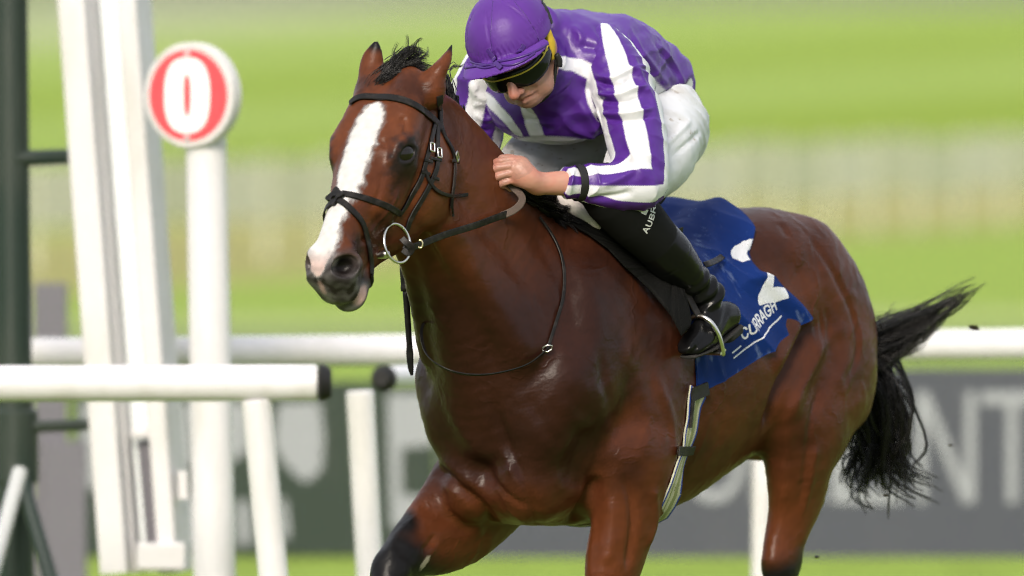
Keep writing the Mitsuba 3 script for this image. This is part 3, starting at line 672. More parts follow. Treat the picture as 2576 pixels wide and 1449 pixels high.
for a in np.linspace(.50, 1, 14):
    x0, y0 = 1215 + 190 * a, 385 + 150 * a ** .8
    p_, n_ = hit([(x0 - 4 - 4 * a, y0 + 8), (x0 + 14 + 10 * a, y0 + 22 + 6 * a), (x0 + 34 + 16 * a, y0 + 34 + 8 * a)])
    if not np.isnan(p_).any(): ng.append(np.vstack([p_[0] + n_[0] * .006, p_[1] + n_[1] * .016, p_[2] + n_[2] * .014]))
put('mane', strands(ng, 1600, .0013, (.008, .010, .012), 17, .006), 'hair_mat', HORSE_KEY, kind='stuff')
YT = 26.05
tg = [G([(2120, 890), (2215, 850), (2310, 805), (2390, 762), (2478, 710)], YT), G([(2120, 898), (2225, 862), (2320, 812), (2400, 762), (2455, 728)], YT + .02), G([(2120, 905), (2225, 885), (2300, 850), (2350, 812), (2375, 780)], YT)]
tm_ = [G([(2120, 905), (2205, 925), (2245, 1000), (2262, 1090), (2240, 1165), (2300, 1215), (2372, 1242)], YT), G([(2115, 915), (2185, 955), (2215, 1050), (2200, 1150), (2172, 1205), (2215, 1285)], YT), G([(2110, 920), (2160, 990), (2190, 1075), (2175, 1150), (2150, 1215), (2200, 1270)], YT + .02), G([(2110, 915), (2170, 985), (2215, 1090), (2228, 1160), (2225, 1220), (2240, 1270)], YT + .03),
       G([(2112, 910), (2190, 940), (2228, 1040), (2225, 1130), (2240, 1190), (2290, 1215), (2330, 1235)], YT - .02), G([(2110, 925), (2150, 1000), (2175, 1090), (2190, 1160), (2160, 1190), (2145, 1230)], YT)]
tw = [G([(2120, 900), (2210, 905), (2265, 890), (2305, 915), (2290, 935)], YT), G([(2120, 910), (2220, 940), (2280, 1010), (2290, 1080), (2275, 1120)], YT), G([(2160, 1100), (2125, 1135), (2108, 1160), (2115, 1190), (2150, 1215)], YT), G([(2240, 1080), (2285, 1120), (2300, 1170), (2345, 1200)], YT), G([(2190, 800), (2225, 790), (2260, 775), (2285, 760)], YT)]
put('tail', strands(tg, 900, .0012, (.020, .026, .017, .006), 14, .014, 14, 10, tight=.0030), 'hair_mat', HORSE_KEY, kind='stuff')
put('tail', strands(tm_, 2300, .0013, (.020, .028, .025, .022), 15, .022, 16, 13, tight=.0028), 'hair_mat', HORSE_KEY, kind='stuff')
put('tail', strands(tw, 60, .0009, (.010, .012, .014), 16, .016, 14, 4), 'hair_mat', HORSE_KEY, kind='stuff')
# ---------------------------------------------------------------- tack
def ribbon(P, N, w, th, closed=False):
    """A strap along the points P, N out of the surface, w wide, th thick, with rounded edges. w may vary along it."""
    P, N = np.asarray(P, float), np.asarray(N, float)
    t = np.gradient(P, axis=0) if not closed else np.roll(P, -1, 0) - np.roll(P, 1, 0)
    t /= np.linalg.norm(t, axis=1, keepdims=True) + 1e-12
    N = N - t * (N * t).sum(1, keepdims=True); N /= np.linalg.norm(N, axis=1, keepdims=True) + 1e-12
    S = np.cross(t, N)
    w = np.broadcast_to(w, len(P))[:, None]
    e = th * .35
    pr = [(-1, 0, 0, 0), (-1, 1, 0, th - e), (-1, 0, e, th), (1, 0, -e, th), (1, -1, 0, th - e), (1, 0, 0, 0)]
    cols = [P + S * (a * w / 2 + d) + N * z for a, _, d, z in pr]
    n, m = len(P), len(pr)
    v = np.stack(cols, 1).reshape(-1, 3)
    i, j = np.meshgrid(np.arange(n if closed else n - 1), np.arange(m), indexing='ij')
    q = np.stack([i * m + j, i * m + (j + 1) % m, (i + 1) % n * m + (j + 1) % m, (i + 1) % n * m + j], -1).reshape(-1, 4)
    f = [np.vstack([q[:, [0, 2, 1]], q[:, [0, 3, 2]]])]
    if not closed:
        f.append(np.array([[0, k + 1, k] for k in range(1, m - 1)])[:, ::-1]); f.append((n - 1) * m + np.array([[0, k, k + 1] for k in range(1, m - 1)])[:, ::-1])
    return v, np.vstack(f)
def smooth_path(p, k=2):
    p = np.asarray(p, float).copy()
    for _ in range(k): p[1:-1] = .25 * p[:-2] + .5 * p[1:-1] + .25 * p[2:]
    return p
def on_horse(px, lift=.002, n=40, k=4, mesh=None):
    """A path laid on the horse under these places; gaps are bridged."""
    line = spline(px, n) if len(px) > 2 else np.array(px[0]) + (np.array(px[1]) - px[0]) * np.linspace(0, 1, n)[:, None]
    p, m = hit(line, mesh)
    ok = ~np.isnan(p[:, 0]); ix = np.arange(n)
    p = np.stack([np.interp(ix, ix[ok], p[ok, c]) for c in range(3)], 1); m = np.stack([np.interp(ix, ix[ok], m[ok, c]) for c in range(3)], 1)
    m = smooth_path(m, 12); m /= np.linalg.norm(m, axis=1, keepdims=True)
    return smooth_path(p, k) + m * lift, m
def mirror_head(p):
    q = HD.loc(p); return HD.pt(q * (1, -1, 1))
def mirror_dir(m): return ((m @ HD.M.T) * (1, -1, 1)) @ HD.M
def leather(p, n, uv):
    a = mikit.fbm(p.x * 60, p.y * 60, p.z * 60, 3)
    return mikit.mix((.0085, .0075, .007), (.024, .020, .018), mikit.smoothstep(.45, .85, a))
plastic('leather', mikit.proc(leather), .42, .18)
plastic('grip_rubber', (.085, .063, .052), .75, .2)
bsdf('steel', {'type': 'twosided', 'm': {'type': 'principled', 'base_color': rgb(.62, .60, .56), 'metallic': 1.0, 'roughness': .22}})
bsdf('brass', {'type': 'twosided', 'm': {'type': 'principled', 'base_color': rgb(.70, .60, .36), 'metallic': 1.0, 'roughness': .28}})
BK = holder('bridle', label='black leather bridle with a crossed noseband and steel ring bit', category='bridle')
def hs_strap(name, px, w, lift=.002, th=.0035, mat='leather', n=40, far=False, parent=None, k=4):
    p, m = on_horse(px, lift, n, k)
    r = put(name, ribbon(p, m, w, th), mat, parent or BK, 40)
    if far:
        q, mm = mirror_head(p)[::-1], mirror_dir(m)[::-1]
        put(name, ribbon(q, mm, w, th), mat, parent or BK, 40)
    return p, m
def tor(P, r, n=10, closed=False):
    """A round cord along P."""
    P = np.asarray(P, float); r = np.broadcast_to(r, len(P))
    t = (np.roll(P, -1, 0) - np.roll(P, 1, 0)) if closed else np.gradient(P, axis=0)
    t /= np.linalg.norm(t, axis=1, keepdims=True) + 1e-12
    ref = np.array((.21, .32, .92)); a = np.cross(t, ref); a /= np.linalg.norm(a, axis=1, keepdims=True); b = np.cross(t, a)
    q = np.arange(n) * 2 * np.pi / n
    v = (P[:, None] + r[:, None, None] * (np.cos(q)[None, :, None] * a[:, None] + np.sin(q)[None, :, None] * b[:, None]))
    N_ = len(P); i, j = np.meshgrid(np.arange(N_ if closed else N_ - 1), np.arange(n), indexing='ij')
    f = np.stack([i * n + j, i * n + (j + 1) % n, (i + 1) % N_ * n + (j + 1) % n, (i + 1) % N_ * n + j], -1).reshape(-1, 4)
    f = np.vstack([f[:, [0, 1, 2]], f[:, [0, 2, 3]]]); v = v.reshape(-1, 3)
    if not closed:
        v = np.vstack([v, P[0], P[-1]]); c = N_ * n
        f = np.vstack([f, [[(k + 1) % n, k, c] for k in range(n)], [[(N_ - 1) * n + k, (N_ - 1) * n + (k + 1) % n, c + 1] for k in range(n)]])
    return v, f
hs_strap('browband', [(883, 262), (900, 248), (937, 246), (976, 247), (1015, 254), (1046, 268), (1072, 287), (1093, 305), (1106, 322)], .018, .004)
hs_strap('headpiece', [(1103, 240), (1104, 262), (1104, 290), (1106, 318)], .018, .004)
hs_strap('cheekpiece', [(1092, 308), (1086, 338), (1080, 365), (1071, 399), (1064, 427), (1057, 450), (1036, 487), (1015, 523), (1003, 540)], .0135, .003)
CP, CM = hs_strap('cheekpiece', [(1100, 308), (1098, 349), (1098, 378), (1099, 399), (1098, 417), (1089, 443), (1076, 471), (1054, 510), (1034, 544), (1024, 566), (1021, 580)], .0145, .003)
hs_strap('throatlash', [(1107, 316), (1114, 340), (1128, 365), (1139, 391), (1141, 420), (1138, 461), (1133, 497), (1131, 521)], .014, .004)
hs_strap('strap_end', [(1132, 500), (1131, 522), (1134, 544)], .007, .006)
hs_strap('noseband', [(862, 488), (880, 491), (900, 495), (937, 505), (971, 518), (1003, 536)], .0155, .003, far=True)
NP_, NM_ = hs_strap('noseband', [(854, 505), (868, 514), (880, 526), (906, 555), (920, 596), (928, 638), (931, 668), (931, 690)], .0155, .004, far=True)
q0 = HD.loc(NP_[-1]); q1 = HD.loc(NP_[-4]); dq = unit(q0 - q1) * .006
cq = spline([q0, q0 + dq + (0, -.006, -.012), (q0[0] + .004, q0[1] * .55, -.192), (q0[0] + .004, 0, -.200), (q0[0] + .004, -q0[1] * .55, -.192), q0 * (1, -1, 1) + dq * (1, -1, 1) + (0, .006, -.012), q0 * (1, -1, 1)], 30)
cn = np.stack([cq[:, 0] * 0, cq[:, 1], cq[:, 2] + .13], 1)
put('noseband', ribbon(HD.pt(cq), cn @ HD.M, .0155, .004), 'leather', BK, 40)
hs_strap('strap_end', [(1066, 428), (1075, 456), (1092, 477), (1119, 490), (1145, 493), (1171, 489)], .009, .006)
for a, b in (((1055, 432), (1076, 438)), ((1078, 398), (1104, 404)), ((1062, 402), (1082, 408)), ((1084, 446), (1098, 452)), ((1132, 405), (1148, 408))): hs_strap('keeper', [a, ((a[0] + b[0]) / 2, (a[1] + b[1]) / 2), b], .008, .006, n=8, k=1)
# crosspiece of the noseband
cp, cm = hit([(846, 497)])
mm = unit(cm[0]); e1 = unit(np.cross(mm, HD.M[0])); e2 = np.cross(e1, mm)
q = np.linspace(0, 2 * np.pi, 48, endpoint=False); rr = .021 + .006 * np.cos(4 * q + .6)
pl = Polygon(np.stack([rr * np.cos(q), rr * np.sin(q)], 1)).difference(Polygon(np.stack([.007 * np.cos(q), .006 + .006 * np.sin(q)], 1)))
m = trimesh.creation.extrude_polygon(pl, .006, engine='earcut'); v = np.asarray(m.vertices)
put('crosspiece', (cp[0] + mm * .004 + v[:, :1] * e1 + v[:, 1:2] * e2 + mm * v[:, 2:], m.faces), 'leather', BK, False)
def buckle(x, y, w, h, ang, Yl=.010, mat='steel', parent=None):
    p, m = hit([(x, y)]); m_ = unit(m[0]); a = unit(RIGHT * math.cos(ang) - np.array([0, 0, 1]) * math.sin(ang)); a = unit(a - m_ * (a @ m_)); b = np.cross(m_, a)
    c = [(-w, -h), (w, -h), (w, h), (-w, h)]
    P = np.array([p[0] + m_ * Yl + a * s1 + b * s2 for s1, s2 in c])
    P = np.vstack([P[i] + (P[(i + 1) % 4] - P[i]) * t for i in range(4) for t in (.04, .5, .96)])
    put('buckle', tor(P, .0022, 8, True), mat, parent or BK)
buckle(1080, 372, .0085, .0105, -.05); buckle(1098, 386, .0085, .0115, -.1); buckle(1141, 395, .0085, .0105, -.25)
# bit ring, mouthpiece
RC = HD.pt(HD.on(999, 612, 1, .076))
rn = unit(HD.M[1] * .9 + HD.M[2] * .28 - HD.M[0] * .1); ra = unit(HD.M[0] - rn * (HD.M[0] @ rn)); rb = np.cross(rn, ra)
q = np.linspace(0, 2 * np.pi, 40, endpoint=False)
put('bit_ring', tor(RC + .050 * np.cos(q)[:, None] * ra + .046 * np.sin(q)[:, None] * rb, .0036, 10, True), 'steel', BK)
mp = at(978, 638, RC[1] - .022); mq = at(940, 645, RC[1] - .012)
put('mouthpiece', tor(spline([mp + (mp - mq) * .08, mp, mp + (mq - mp) * .6, mq], 14), np.interp(np.linspace(0, 1, 14), [0, .15, .3, .8, 1], [.004, .011, .0115, .007, .004]), 12), 'steel', BK)
# rein: ring to hand, with its rubber grip
YR0, YR1 = RC[1] - .012, 24.545
rein_px = [(1017, 616), (1040, 620), (1093, 600), (1145, 582), (1197, 566), (1232, 553), (1275, 538)]
P = np.array([at(x, y, YR0 + (YR1 - YR0) * t) for (x, y), t in zip(rein_px, np.linspace(0, 1, len(rein_px)))])
P, RN = spline(P, 40), np.repeat((-UPV * .2 - FWD + RIGHT * .25)[None], 40, 0)
put('rein', ribbon(P, RN, .0175, .004), 'leather', BK, 40)
P = spline([at(1262, 543, YR1 - .002), at(1285, 533, YR1 + .0), at(1306, 517, YR1 + .015), at(1313, 501, YR1 + .03), at(1304, 485, YR1 + .045), at(1284, 466, YR1 + .055), at(1268, 445, YR1 + .06)], 40)
put('rein_grip', ribbon(P, np.repeat((-FWD + RIGHT * .35 + UPV * .2)[None], 40, 0), .0185, .006), 'grip_rubber', BK, 40)
put('rein_loop', ribbon(spline([at(1012, 600, YR0 - .004), at(1024, 612, YR0 - .008), at(1036, 622, YR0 - .004), at(1030, 636, YR0 + .002), at(1014, 628, YR0 + .006)], 20), np.repeat((-FWD)[None], 20, 0), .016, .004), 'leather', BK, 40)
hk = np.linspace(-.6, 4.0, 16)
put('hook', tor(np.array([at(1057 + 6 * math.sin(a), 614 - 10 * math.cos(a), YR0 - .002) for a in hk]), .0022, 8), 'brass', BK)
# the rein's end, a thin loop hanging round the neck
p, m = on_horse([(1352, 548), (1385, 592), (1410, 645), (1418, 700), (1411, 760), (1392, 820), (1374, 876)], .005, 40, 8)
put('rein_end', ribbon(p, m, .0085, .003), 'leather', BK, 40)
P0 = p[-1]; yb = P0[1]
P = spline([P0, at(1342, 906, yb - .03), at(1280, 931, yb - .10), at(1210, 942, yb - .17), at(1140, 934, yb - .20), at(1092, 910, yb - .18), at(1066, 872, yb - .12), at(1060, 835, yb - .04), at(1068, 806, yb + .06)], 50)
put('rein_end', ribbon(P, np.repeat((-FWD * .6 - UPV * .8)[None], 50, 0), .0075, .003), 'leather', BK, 40)
put('buckle', tor(np.array([P0 + RIGHT * a - FWD * .006 + UPV * b for a, b in ((-.012, -.006), (0, -.009), (.01, -.002), (.012, .007), (0, .008), (-.011, .002))]), .002, 8, True), 'steel', BK)

# number cloth, girth, saddle
HT = trimesh.Trimesh(V, Fc, process=False)
def drape(f, ang, lift):
    """Points of the horse's back and flank: f along the trunk, ang from the spine round to the left."""
    f, ang = np.asarray(f, float), np.asarray(ang, float)
    d = np.stack([f * 0, np.sin(ang), np.cos(ang)], 1)
    o = np.stack([f, f * 0, f * 0 - .32], 1)
    loc, ri, ti = HT.ray.intersects_location(o + d * 1.2, -d, multiple_hits=False)
    out = np.full((len(f), 3), np.nan); out[ri] = loc
    out[np.isnan(out[:, 0])] = (o + d * .27)[np.isnan(out[:, 0])]
    return out + d * np.asarray(lift)[..., None], d
def cloth_grid(f0, f1, a0, a1, n, m, lift):
    s, t = np.meshgrid(np.linspace(0, 1, n), np.linspace(0, 1, m), indexing='ij')
    return s.ravel(), t.ravel()
n, m = 120, 190
s, t = np.meshgrid(np.linspace(0, 1, n), np.linspace(0, 1, m), indexing='ij'); s, t = s.ravel(), t.ravel()
ang = -1.75 + t * 3.82                                              # from low on the far flank to low on the near
low = sstep(.55, 1.0, t)
fr = np.interp(t, [0, .46, .62, .74, .84, .92, 1.0], [-.66, -.67, -.58, -.51, -.50, -.58, -.68]); ff = -.13 - .03 * low
f = ff + (fr - ff) * s
ang = ang + sstep(.5, 1, t) * (-.60 * s ** 1.2)                        # the hem rises towards the back
wav = .011 * (1 - 2 * np.abs(np.sin(s * 7 - t * 9 + 2.2 * fbm(np.stack([s * 3, t * 3, s * 0], 1), 1, 2, 3))) ** .7) * sstep(.42, .7, t) * sstep(.1, .4, s) + .022 * np.exp(-((s - .93) / .10) ** 2) * sstep(.6, .75, t) * sstep(1, .9, t) + .024 * (fbm(np.stack([s * 7, t * 5, s * 0], 1), 1, 3, 6) - .5) + .035 * np.exp(-((s - .97) / .06) ** 2) * sstep(.9, 1, t)
ridge = .02 * np.exp(-((t - .47) / .05) ** 2) * sstep(.3, .8, s)
pos, d = drape(f, ang, .009 + np.maximum(wav, -.006) + ridge)
g = pos.reshape(n, m, 3)
for _ in range(3): g[1:-1, 1:-1] = .5 * g[1:-1, 1:-1] + .125 * (g[2:, 1:-1] + g[:-2, 1:-1] + g[1:-1, 2:] + g[1:-1, :-2])
top = g.reshape(-1, 3); und = (g - d.reshape(n, m, 3) * .004).reshape(-1, 3)
ft = grid_faces(n, m); ft = np.vstack([ft[:, [0, 2, 1]], ft[:, [0, 3, 2]]])
bi = np.r_[np.arange(m), np.arange(1, n) * m + m - 1, (n - 1) * m + np.arange(m - 2, -1, -1), np.arange(n - 2, 0, -1) * m]
rim = np.stack([bi, np.roll(bi, -1), np.roll(bi, -1) + n * m, bi + n * m], 1)
CV = T.pt(np.vstack([top, und])); CF = np.vstack([ft, ft[:, ::-1] + n * m, rim[:, [0, 1, 2]], rim[:, [0, 2, 3]]])
def navy(p, n, uv):
    a = mikit.fbm(p.x * 14, p.y * 14, p.z * 10, 4)
    w = mikit.smoothstep(.60, .78, mikit.fbm(p.x * 70 + p.z * 30, p.y * 70, p.z * 25, 3) * .55 + a * .45)
    return mikit.mix(mikit.mix((.003, .016, .098), (.005, .023, .130), a), (.15, .20, .33), w * .5)
def weave(p, n, uv): return mikit.noise(p.x * 420, p.y * 420, p.z * 420)
bsdf('navy_cloth', {'type': 'twosided', 'm': {'type': 'bumpmap', 't': mikit.proc(weave, .001), 'scale': .0006, 'b': {'type': 'principled', 'base_color': mikit.proc(navy), 'roughness': .6, 'specular': .08}}})
plastic('print_white', (.54, .55, .58), .6, .2)
CK = put('number_cloth', (CV, CF), 'navy_cloth', None, True, label='navy blue number cloth over the horse back behind the saddle', category='saddle cloth')
CLOTH = trimesh.Trimesh(CV, CF, process=False)
def printed(name, polys, origin, ex, ey, target, mat, parent, lift=.0015, seg=.006):
    """Flat print: the shapes (metres) laid on the target along -(ex x ey)."""
    ex, ey = unit(ex), np.array(ey, float); ey = unit(ey - ex * (ex @ ey)); ez = np.cross(ex, ey)
    vs, fs, o = [], [], 0
    for g in polys:
        for h in getattr(g, 'geoms', [g]):
            v, f = trimesh.creation.triangulate_polygon(h.segmentize(seg), engine='earcut')
            for _ in range(2):
                v3, f = trimesh.remesh.subdivide_to_size(np.c_[v, v[:, 0] * 0], f, seg); v = v3[:, :2]
            P = origin + v[:, :1] * ex + v[:, 1:2] * ey + ez * .4
            loc, ri, ti = target.ray.intersects_location(P, np.repeat(-ez[None], len(P), 0), multiple_hits=False)
            L = np.full((len(P), 3), np.nan); L[ri] = loc + ez * lift
            ok = ~np.isnan(L[f][:, :, 0]).any(1) 
            ok &= np.where(ok, np.ptp(np.nan_to_num(L[f]) @ ez, axis=1) < .03, False)
            vv, ff = drop(np.nan_to_num(L), f, ok)
            vs.append(vv); fs.append(ff + o); o += len(vv)
    return put(name, (np.vstack(vs), np.vstack(fs)), mat, parent, False)
def glyph(text, h, bold=True):
    """Outline shapes of the text, capitals h tall, reading along +x."""
    m = meshkit.text_mesh(text, h, .01, bold)
    v, f = np.asarray(m.vertices), np.asarray(m.faces)
    f = f[(v[f][:, :, 2] < 1e-6).all(1)]
    return shapely.union_all([Polygon(v[q][:, :2]) for q in f]).buffer(h * .004)
o, _ = hit([(1842, 768), (1842, 890)], CLOTH)
NB = hit([(1896, 766)], CLOTH)[0][0]
down = unit(T.M @ np.eye(3)[2] * 0 + np.array([0, 0, -1.]))
exn = unit(-T.M[0] * .98 + np.array([0, 0, .04])); eyn = np.array([0, 0, 1.])
eyd = np.array((0, -.55, .83)) @ T.M
printed('number', [glyph('2', .165)], NB, exn, eyd, CLOTH, 'print_white', CK)
ext = unit(-T.M[0] + np.array([0, 0, .42]))
printed('lettering', [shapely.affinity.translate(glyph('CURRAGH', .029), 0, 0)], o[1] + ext * .050 + np.array([0, 0, .012]), ext, eyn, CLOTH, 'print_white', CK)
printed('lettering', [shapely.box(0, -.010, .26, -.006), shapely.box(0, .004, .045, .008)], o[1] + np.array([0, 0, -.004]), ext, eyn, CLOTH, 'print_white', CK)
# ---------------------------------------------------------------- saddle, girth, stirrup
SK = holder('saddle', label='small black racing saddle with a square flap and pale knee roll', category='saddle')
plastic('saddle_black', (.006, .006, .0058), .65, .05)
plastic('pale_pad', weather((.46, .42, .39), (.30, .25, .22), .7), .6, .3)
plastic('blue_web', (.02, .04, .22), .6, .2)
def sheet(px, lift_fn, th, mat, name, parent, curl=0.0, rows=26, target=None):
    """A thick sheet over the horse whose outline runs through these places."""
    poly = Polygon(px); x0, y0, x1, y1 = poly.bounds
    v, f = trimesh.creation.triangulate_polygon(poly.segmentize(8), engine='earcut')
    v3, f = trimesh.remesh.subdivide_to_size(np.c_[v, v[:, 0] * 0], f, 9.0)
    tm = trimesh.Trimesh(v3, f, process=False); tm.merge_vertices(); v3, f = np.asarray(tm.vertices), np.asarray(tm.faces)
    p, m = hit(v3[:, :2], target)
    ok = ~np.isnan(p[:, 0]); tr = cKDTree(v3[ok][:, :2]); _, nn = tr.query(v3[~ok][:, :2]) if (~ok).any() else (0, [])
    p[~ok] = p[ok][nn]; m[~ok] = m[ok][nn]
    tr = cKDTree(v3[:, :2])
    nb = tr.query(v3[:, :2], k=min(30, len(v3)))[1]
    m = m[nb].mean(1); m /= np.linalg.norm(m, axis=1, keepdims=True)
    dpt = np.linalg.norm(p - CAM, axis=1); dpt = np.minimum(dpt, dpt[nb].mean(1))
    for _ in range(4): dpt = .5 * dpt + .5 * dpt[nb].mean(1)
    d = np.array([ray(x, y) for x, y in v3[:, :2]]); d /= np.linalg.norm(d, axis=1, keepdims=True)
    p = CAM + d * dpt[:, None]
    bd = np.array([poly.exterior.distance(shapely.Point(x, y)) for x, y in v3[:, :2]])
    m = -d + 0 * m
    e = np.minimum(1, bd / 5); lift = np.array([lift_fn(x, y) for x, y in v3[:, :2]])
    top = p + m * (lift + th * (.4 + .6 * e))[:, None]; bot = p + m * lift[:, None]
    tm = trimesh.Trimesh(np.vstack([top]), f, process=False)
    ed = tm.edges_sorted; u_, c_ = np.unique(ed, axis=0, return_counts=True); u_ = u_[c_ == 1]
    n = len(top)
    rim = np.vstack([np.stack([u_[:, 0], u_[:, 1], u_[:, 1] + n], 1), np.stack([u_[:, 0], u_[:, 1] + n, u_[:, 0] + n], 1)])
    return put(name, (np.vstack([top, bot]), np.vstack([f, f[:, ::-1] + n, rim])), mat, parent, 50)
sheet([(1403, 530), (1440, 524), (1500, 556), (1560, 600), (1614, 640), (1655, 654), (1702, 668), (1716, 706), (1726, 742), (1735, 776), (1740, 806), (1737, 820), (1714, 846), (1688, 795), (1640, 736), (1602, 698), (1574, 674), (1529, 626), (1480, 590), (1455, 577), (1420, 552)], lambda x, y: (.018 + .10 * float(sstep(1560, 1740, np.array(x)))), .008, 'saddle_black', 'flap', SK)
P, m = on_horse([(1392, 508), (1428, 526), (1462, 551), (1485, 572), (1503, 588)], .016, 24, 6)
put('knee_roll', tor(P + np.array([0, 0, .004]), np.interp(np.linspace(0, 1, 24), [0, .1, .5, .9, 1], [.008, .017, .021, .012, .004]), 14), 'pale_pad', SK)
P, m = on_horse([(1400, 500), (1440, 518), (1480, 540), (1534, 566), (1575, 602), (1612, 642)], .034, 30, 8)
put('binding', tor(P, .007, 10), 'saddle_black', SK)
P, m = on_horse([(1534, 574), (1575, 608), (1612, 644)], .026, 20, 4)
put('web', ribbon(P, m, .014, .004), 'blue_web', SK, 40)
s_a = np.linspace(0, 1, 30)
seat = Solid(.05).add(tube([(.12, 0, .045, .13, .025), (.0, 0, .03, .15, .028), (-.16, 0, .005, .15, .026), (-.26, 0, .035, .12, .024)], n=16), .01)
sv, sf = seat.mesh(.009); put('seat', (T.pt(sv), sf), 'saddle_black', SK)
GK = holder('girth', label='cream and green striped elastic girth under the horse belly', category='girth')
gpx = [(1752, 984), (1744, 1010), (1737, 1062), (1719, 1133), (1701, 1197), (1696, 1215)]
plastic('cream_web', (.38, .375, .27), .7, .2)
plastic('olive_web', (.20, .215, .10), .7, .2)
P, m = on_horse(gpx, .003, 40, 5)
f_e = T.loc(P[-1])[0]; gd, gn = drape(np.full(24, f_e), np.linspace(math.atan2(T.loc(P[-1])[1], T.loc(P[-1])[2] + .32) + .05, 4.0, 24), np.full(24, .003))
P, m = np.vstack([P, smooth_path(T.pt(gd))]), np.vstack([m, gn @ T.M])
S = np.cross(np.gradient(P, axis=0), m); S /= np.linalg.norm(S, axis=1, keepdims=True)
put('strap', ribbon(P, m, .070, .004), 'cream_web', GK, 40)
for o_, w_, mt in ((-.008, .016, 'olive_web'), (.016, .006, 'olive_web'), (.0315, .006, 'blue_web'), (-.0315, .006, 'blue_web')): put('stripe', ribbon(P + S * o_ + m * .0042, m, w_, .001), mt, GK, 40)
P2, m2 = on_horse([(1700, 1134), (1720, 1133), (1738, 1130)], .009, 10, 2)
put('keeper', ribbon(P2, m2, .024, .003), 'black_rubber', GK, 40)
P2, m2 = on_horse([(1748, 968), (1750, 990), (1751, 1000)], .012, 10, 2)
put('buckle_tab', ribbon(P2, m2, .074, .006), 'black_rubber', GK, 40)
P2, m2 = on_horse([(1735, 1005), (1731, 1040), (1727, 1075)], .009, 10, 2)
put('buckle_tab', ribbon(P2, m2, .012, .005), 'leather', GK, 40)

# ---------------------------------------------------------------- the jockey
def tl(x, y, l): return T.on(x, y, 1, l)                    # a joint seen at x, y that lies l metres left of the horse's midline
RD = Frame((0, 0, 0), (-.231, -.806, -.545), (.868, -.424, .259))    # head: out of the face, left, crown
RD.o = at(1290, 106, 24.70)
RS = 1.07
def R(a, b, c): return T.loc(RD.pt(a * RS, b * RS, c * RS))
RA = RD.M @ T.M.T
jb = Solid(.05)
SHL, ELL, WRL = (.075, .18, .335), (.15, .310, .070), tuple(T.loc(at(1352, 462, 24.60)))
SHR, ELR, WRR = (.075, -.20, .33), (.035, -.29, .10), (.33, -.22, .02)
jb.add(tube([(.12, 0, .39, .09, .08), (-.05, 0, .36, .15, .10), (-.25, 0, .26, .13, .10), (-.33, 0, .22, .13, .11)], n=14), .03)
jb.add(tube([(.10, 0, .385, .065), tuple(R(-.045, 0, -.12)) + (.058,), tuple(R(-.02, 0, -.05)) + (.06,)], n=10), .03)
for S_, E_, W_ in ((SHL, ELL, WRL), (SHR, ELR, WRR)):
    jb.add(tube([S_ + (.055,), E_ + (.038,)], n=6), .02)
    mid = tuple(np.array(E_) * .6 + np.array(W_) * .4)
    jb.add(tube([E_ + (.038,), mid + (.036,), tuple(np.array(E_) * .25 + np.array(W_) * .75) + (.031,), W_ + (.026,)], n=12), .015)
for sg in (1, -1):
    kn_ = (.156, .25, .03) if sg == 1 else (.06, -.17, .04)
    jb.add(tube([(-.27, sg * .12, .20, .09), kn_ + (.04,)], n=10), .03)
    jb.add(tube([kn_ + (.04,), (.0 if sg == 1 else -.05, sg * (.268 if sg == 1 else .22), -.105, .03)], n=6), .02)
# skull and face
jb.add(ell(R(-.012, 0, .005), (.098, .077, .105), RA), .02)
jb.add(ell(R(.035, 0, -.075), (.062, .060, .075), RA), .03)
jb.add(ell(R(.062, 0, -.118), (.030, .032, .024), RA), .02)                    # chin
jb.add(tube([tuple(R(.045, .045, -.112)) + (.018,), tuple(R(.0, .062, -.085)) + (.018,)], n=6), .025)
jb.add(tube([tuple(R(.045, -.045, -.112)) + (.018,), tuple(R(.0, -.062, -.085)) + (.018,)], n=6), .025)
jb.add(tube([tuple(R(.088, .0, -.016)) + (.011,), tuple(R(.107, 0, -.046)) + (.0115,), tuple(R(.120, 0, -.070)) + (.0140,)], n=8), .014)    # nose
for sg in (1, -1):
    jb.add(ell(R(.104, sg * .013, -.074), (.012, .0085, .009), RA), .008)
    jb.add(ell(R(.070, sg * .040, -.052), (.026, .024, .024), RA), .022)        # cheek
    jb.add(tube([tuple(R(.094, 0, -.096)) + (.0085,), tuple(R(.085, sg * .022, -.099)) + (.006,)], n=6), .008)        # lips
    jb.add(tube([tuple(R(.091, 0, -.106)) + (.0085,), tuple(R(.081, sg * .018, -.108)) + (.006,)], n=6), .008)
    jb.add(ell(R(-.015, sg * .078, -.035), (.024, .010, .034), RA), .008)         # ear
    jb.cut(tube([tuple(R(.096, sg * .020, -.066)) + (.004,), tuple(R(.083, sg * .036, -.090)) + (.004,)], n=6), .010)
jb.cut(tube([tuple(R(.080, .032, -.106)) + (.0034,), tuple(R(.100, 0, -.101)) + (.0032,), tuple(R(.080, -.032, -.106)) + (.0034,)], n=10), .008)
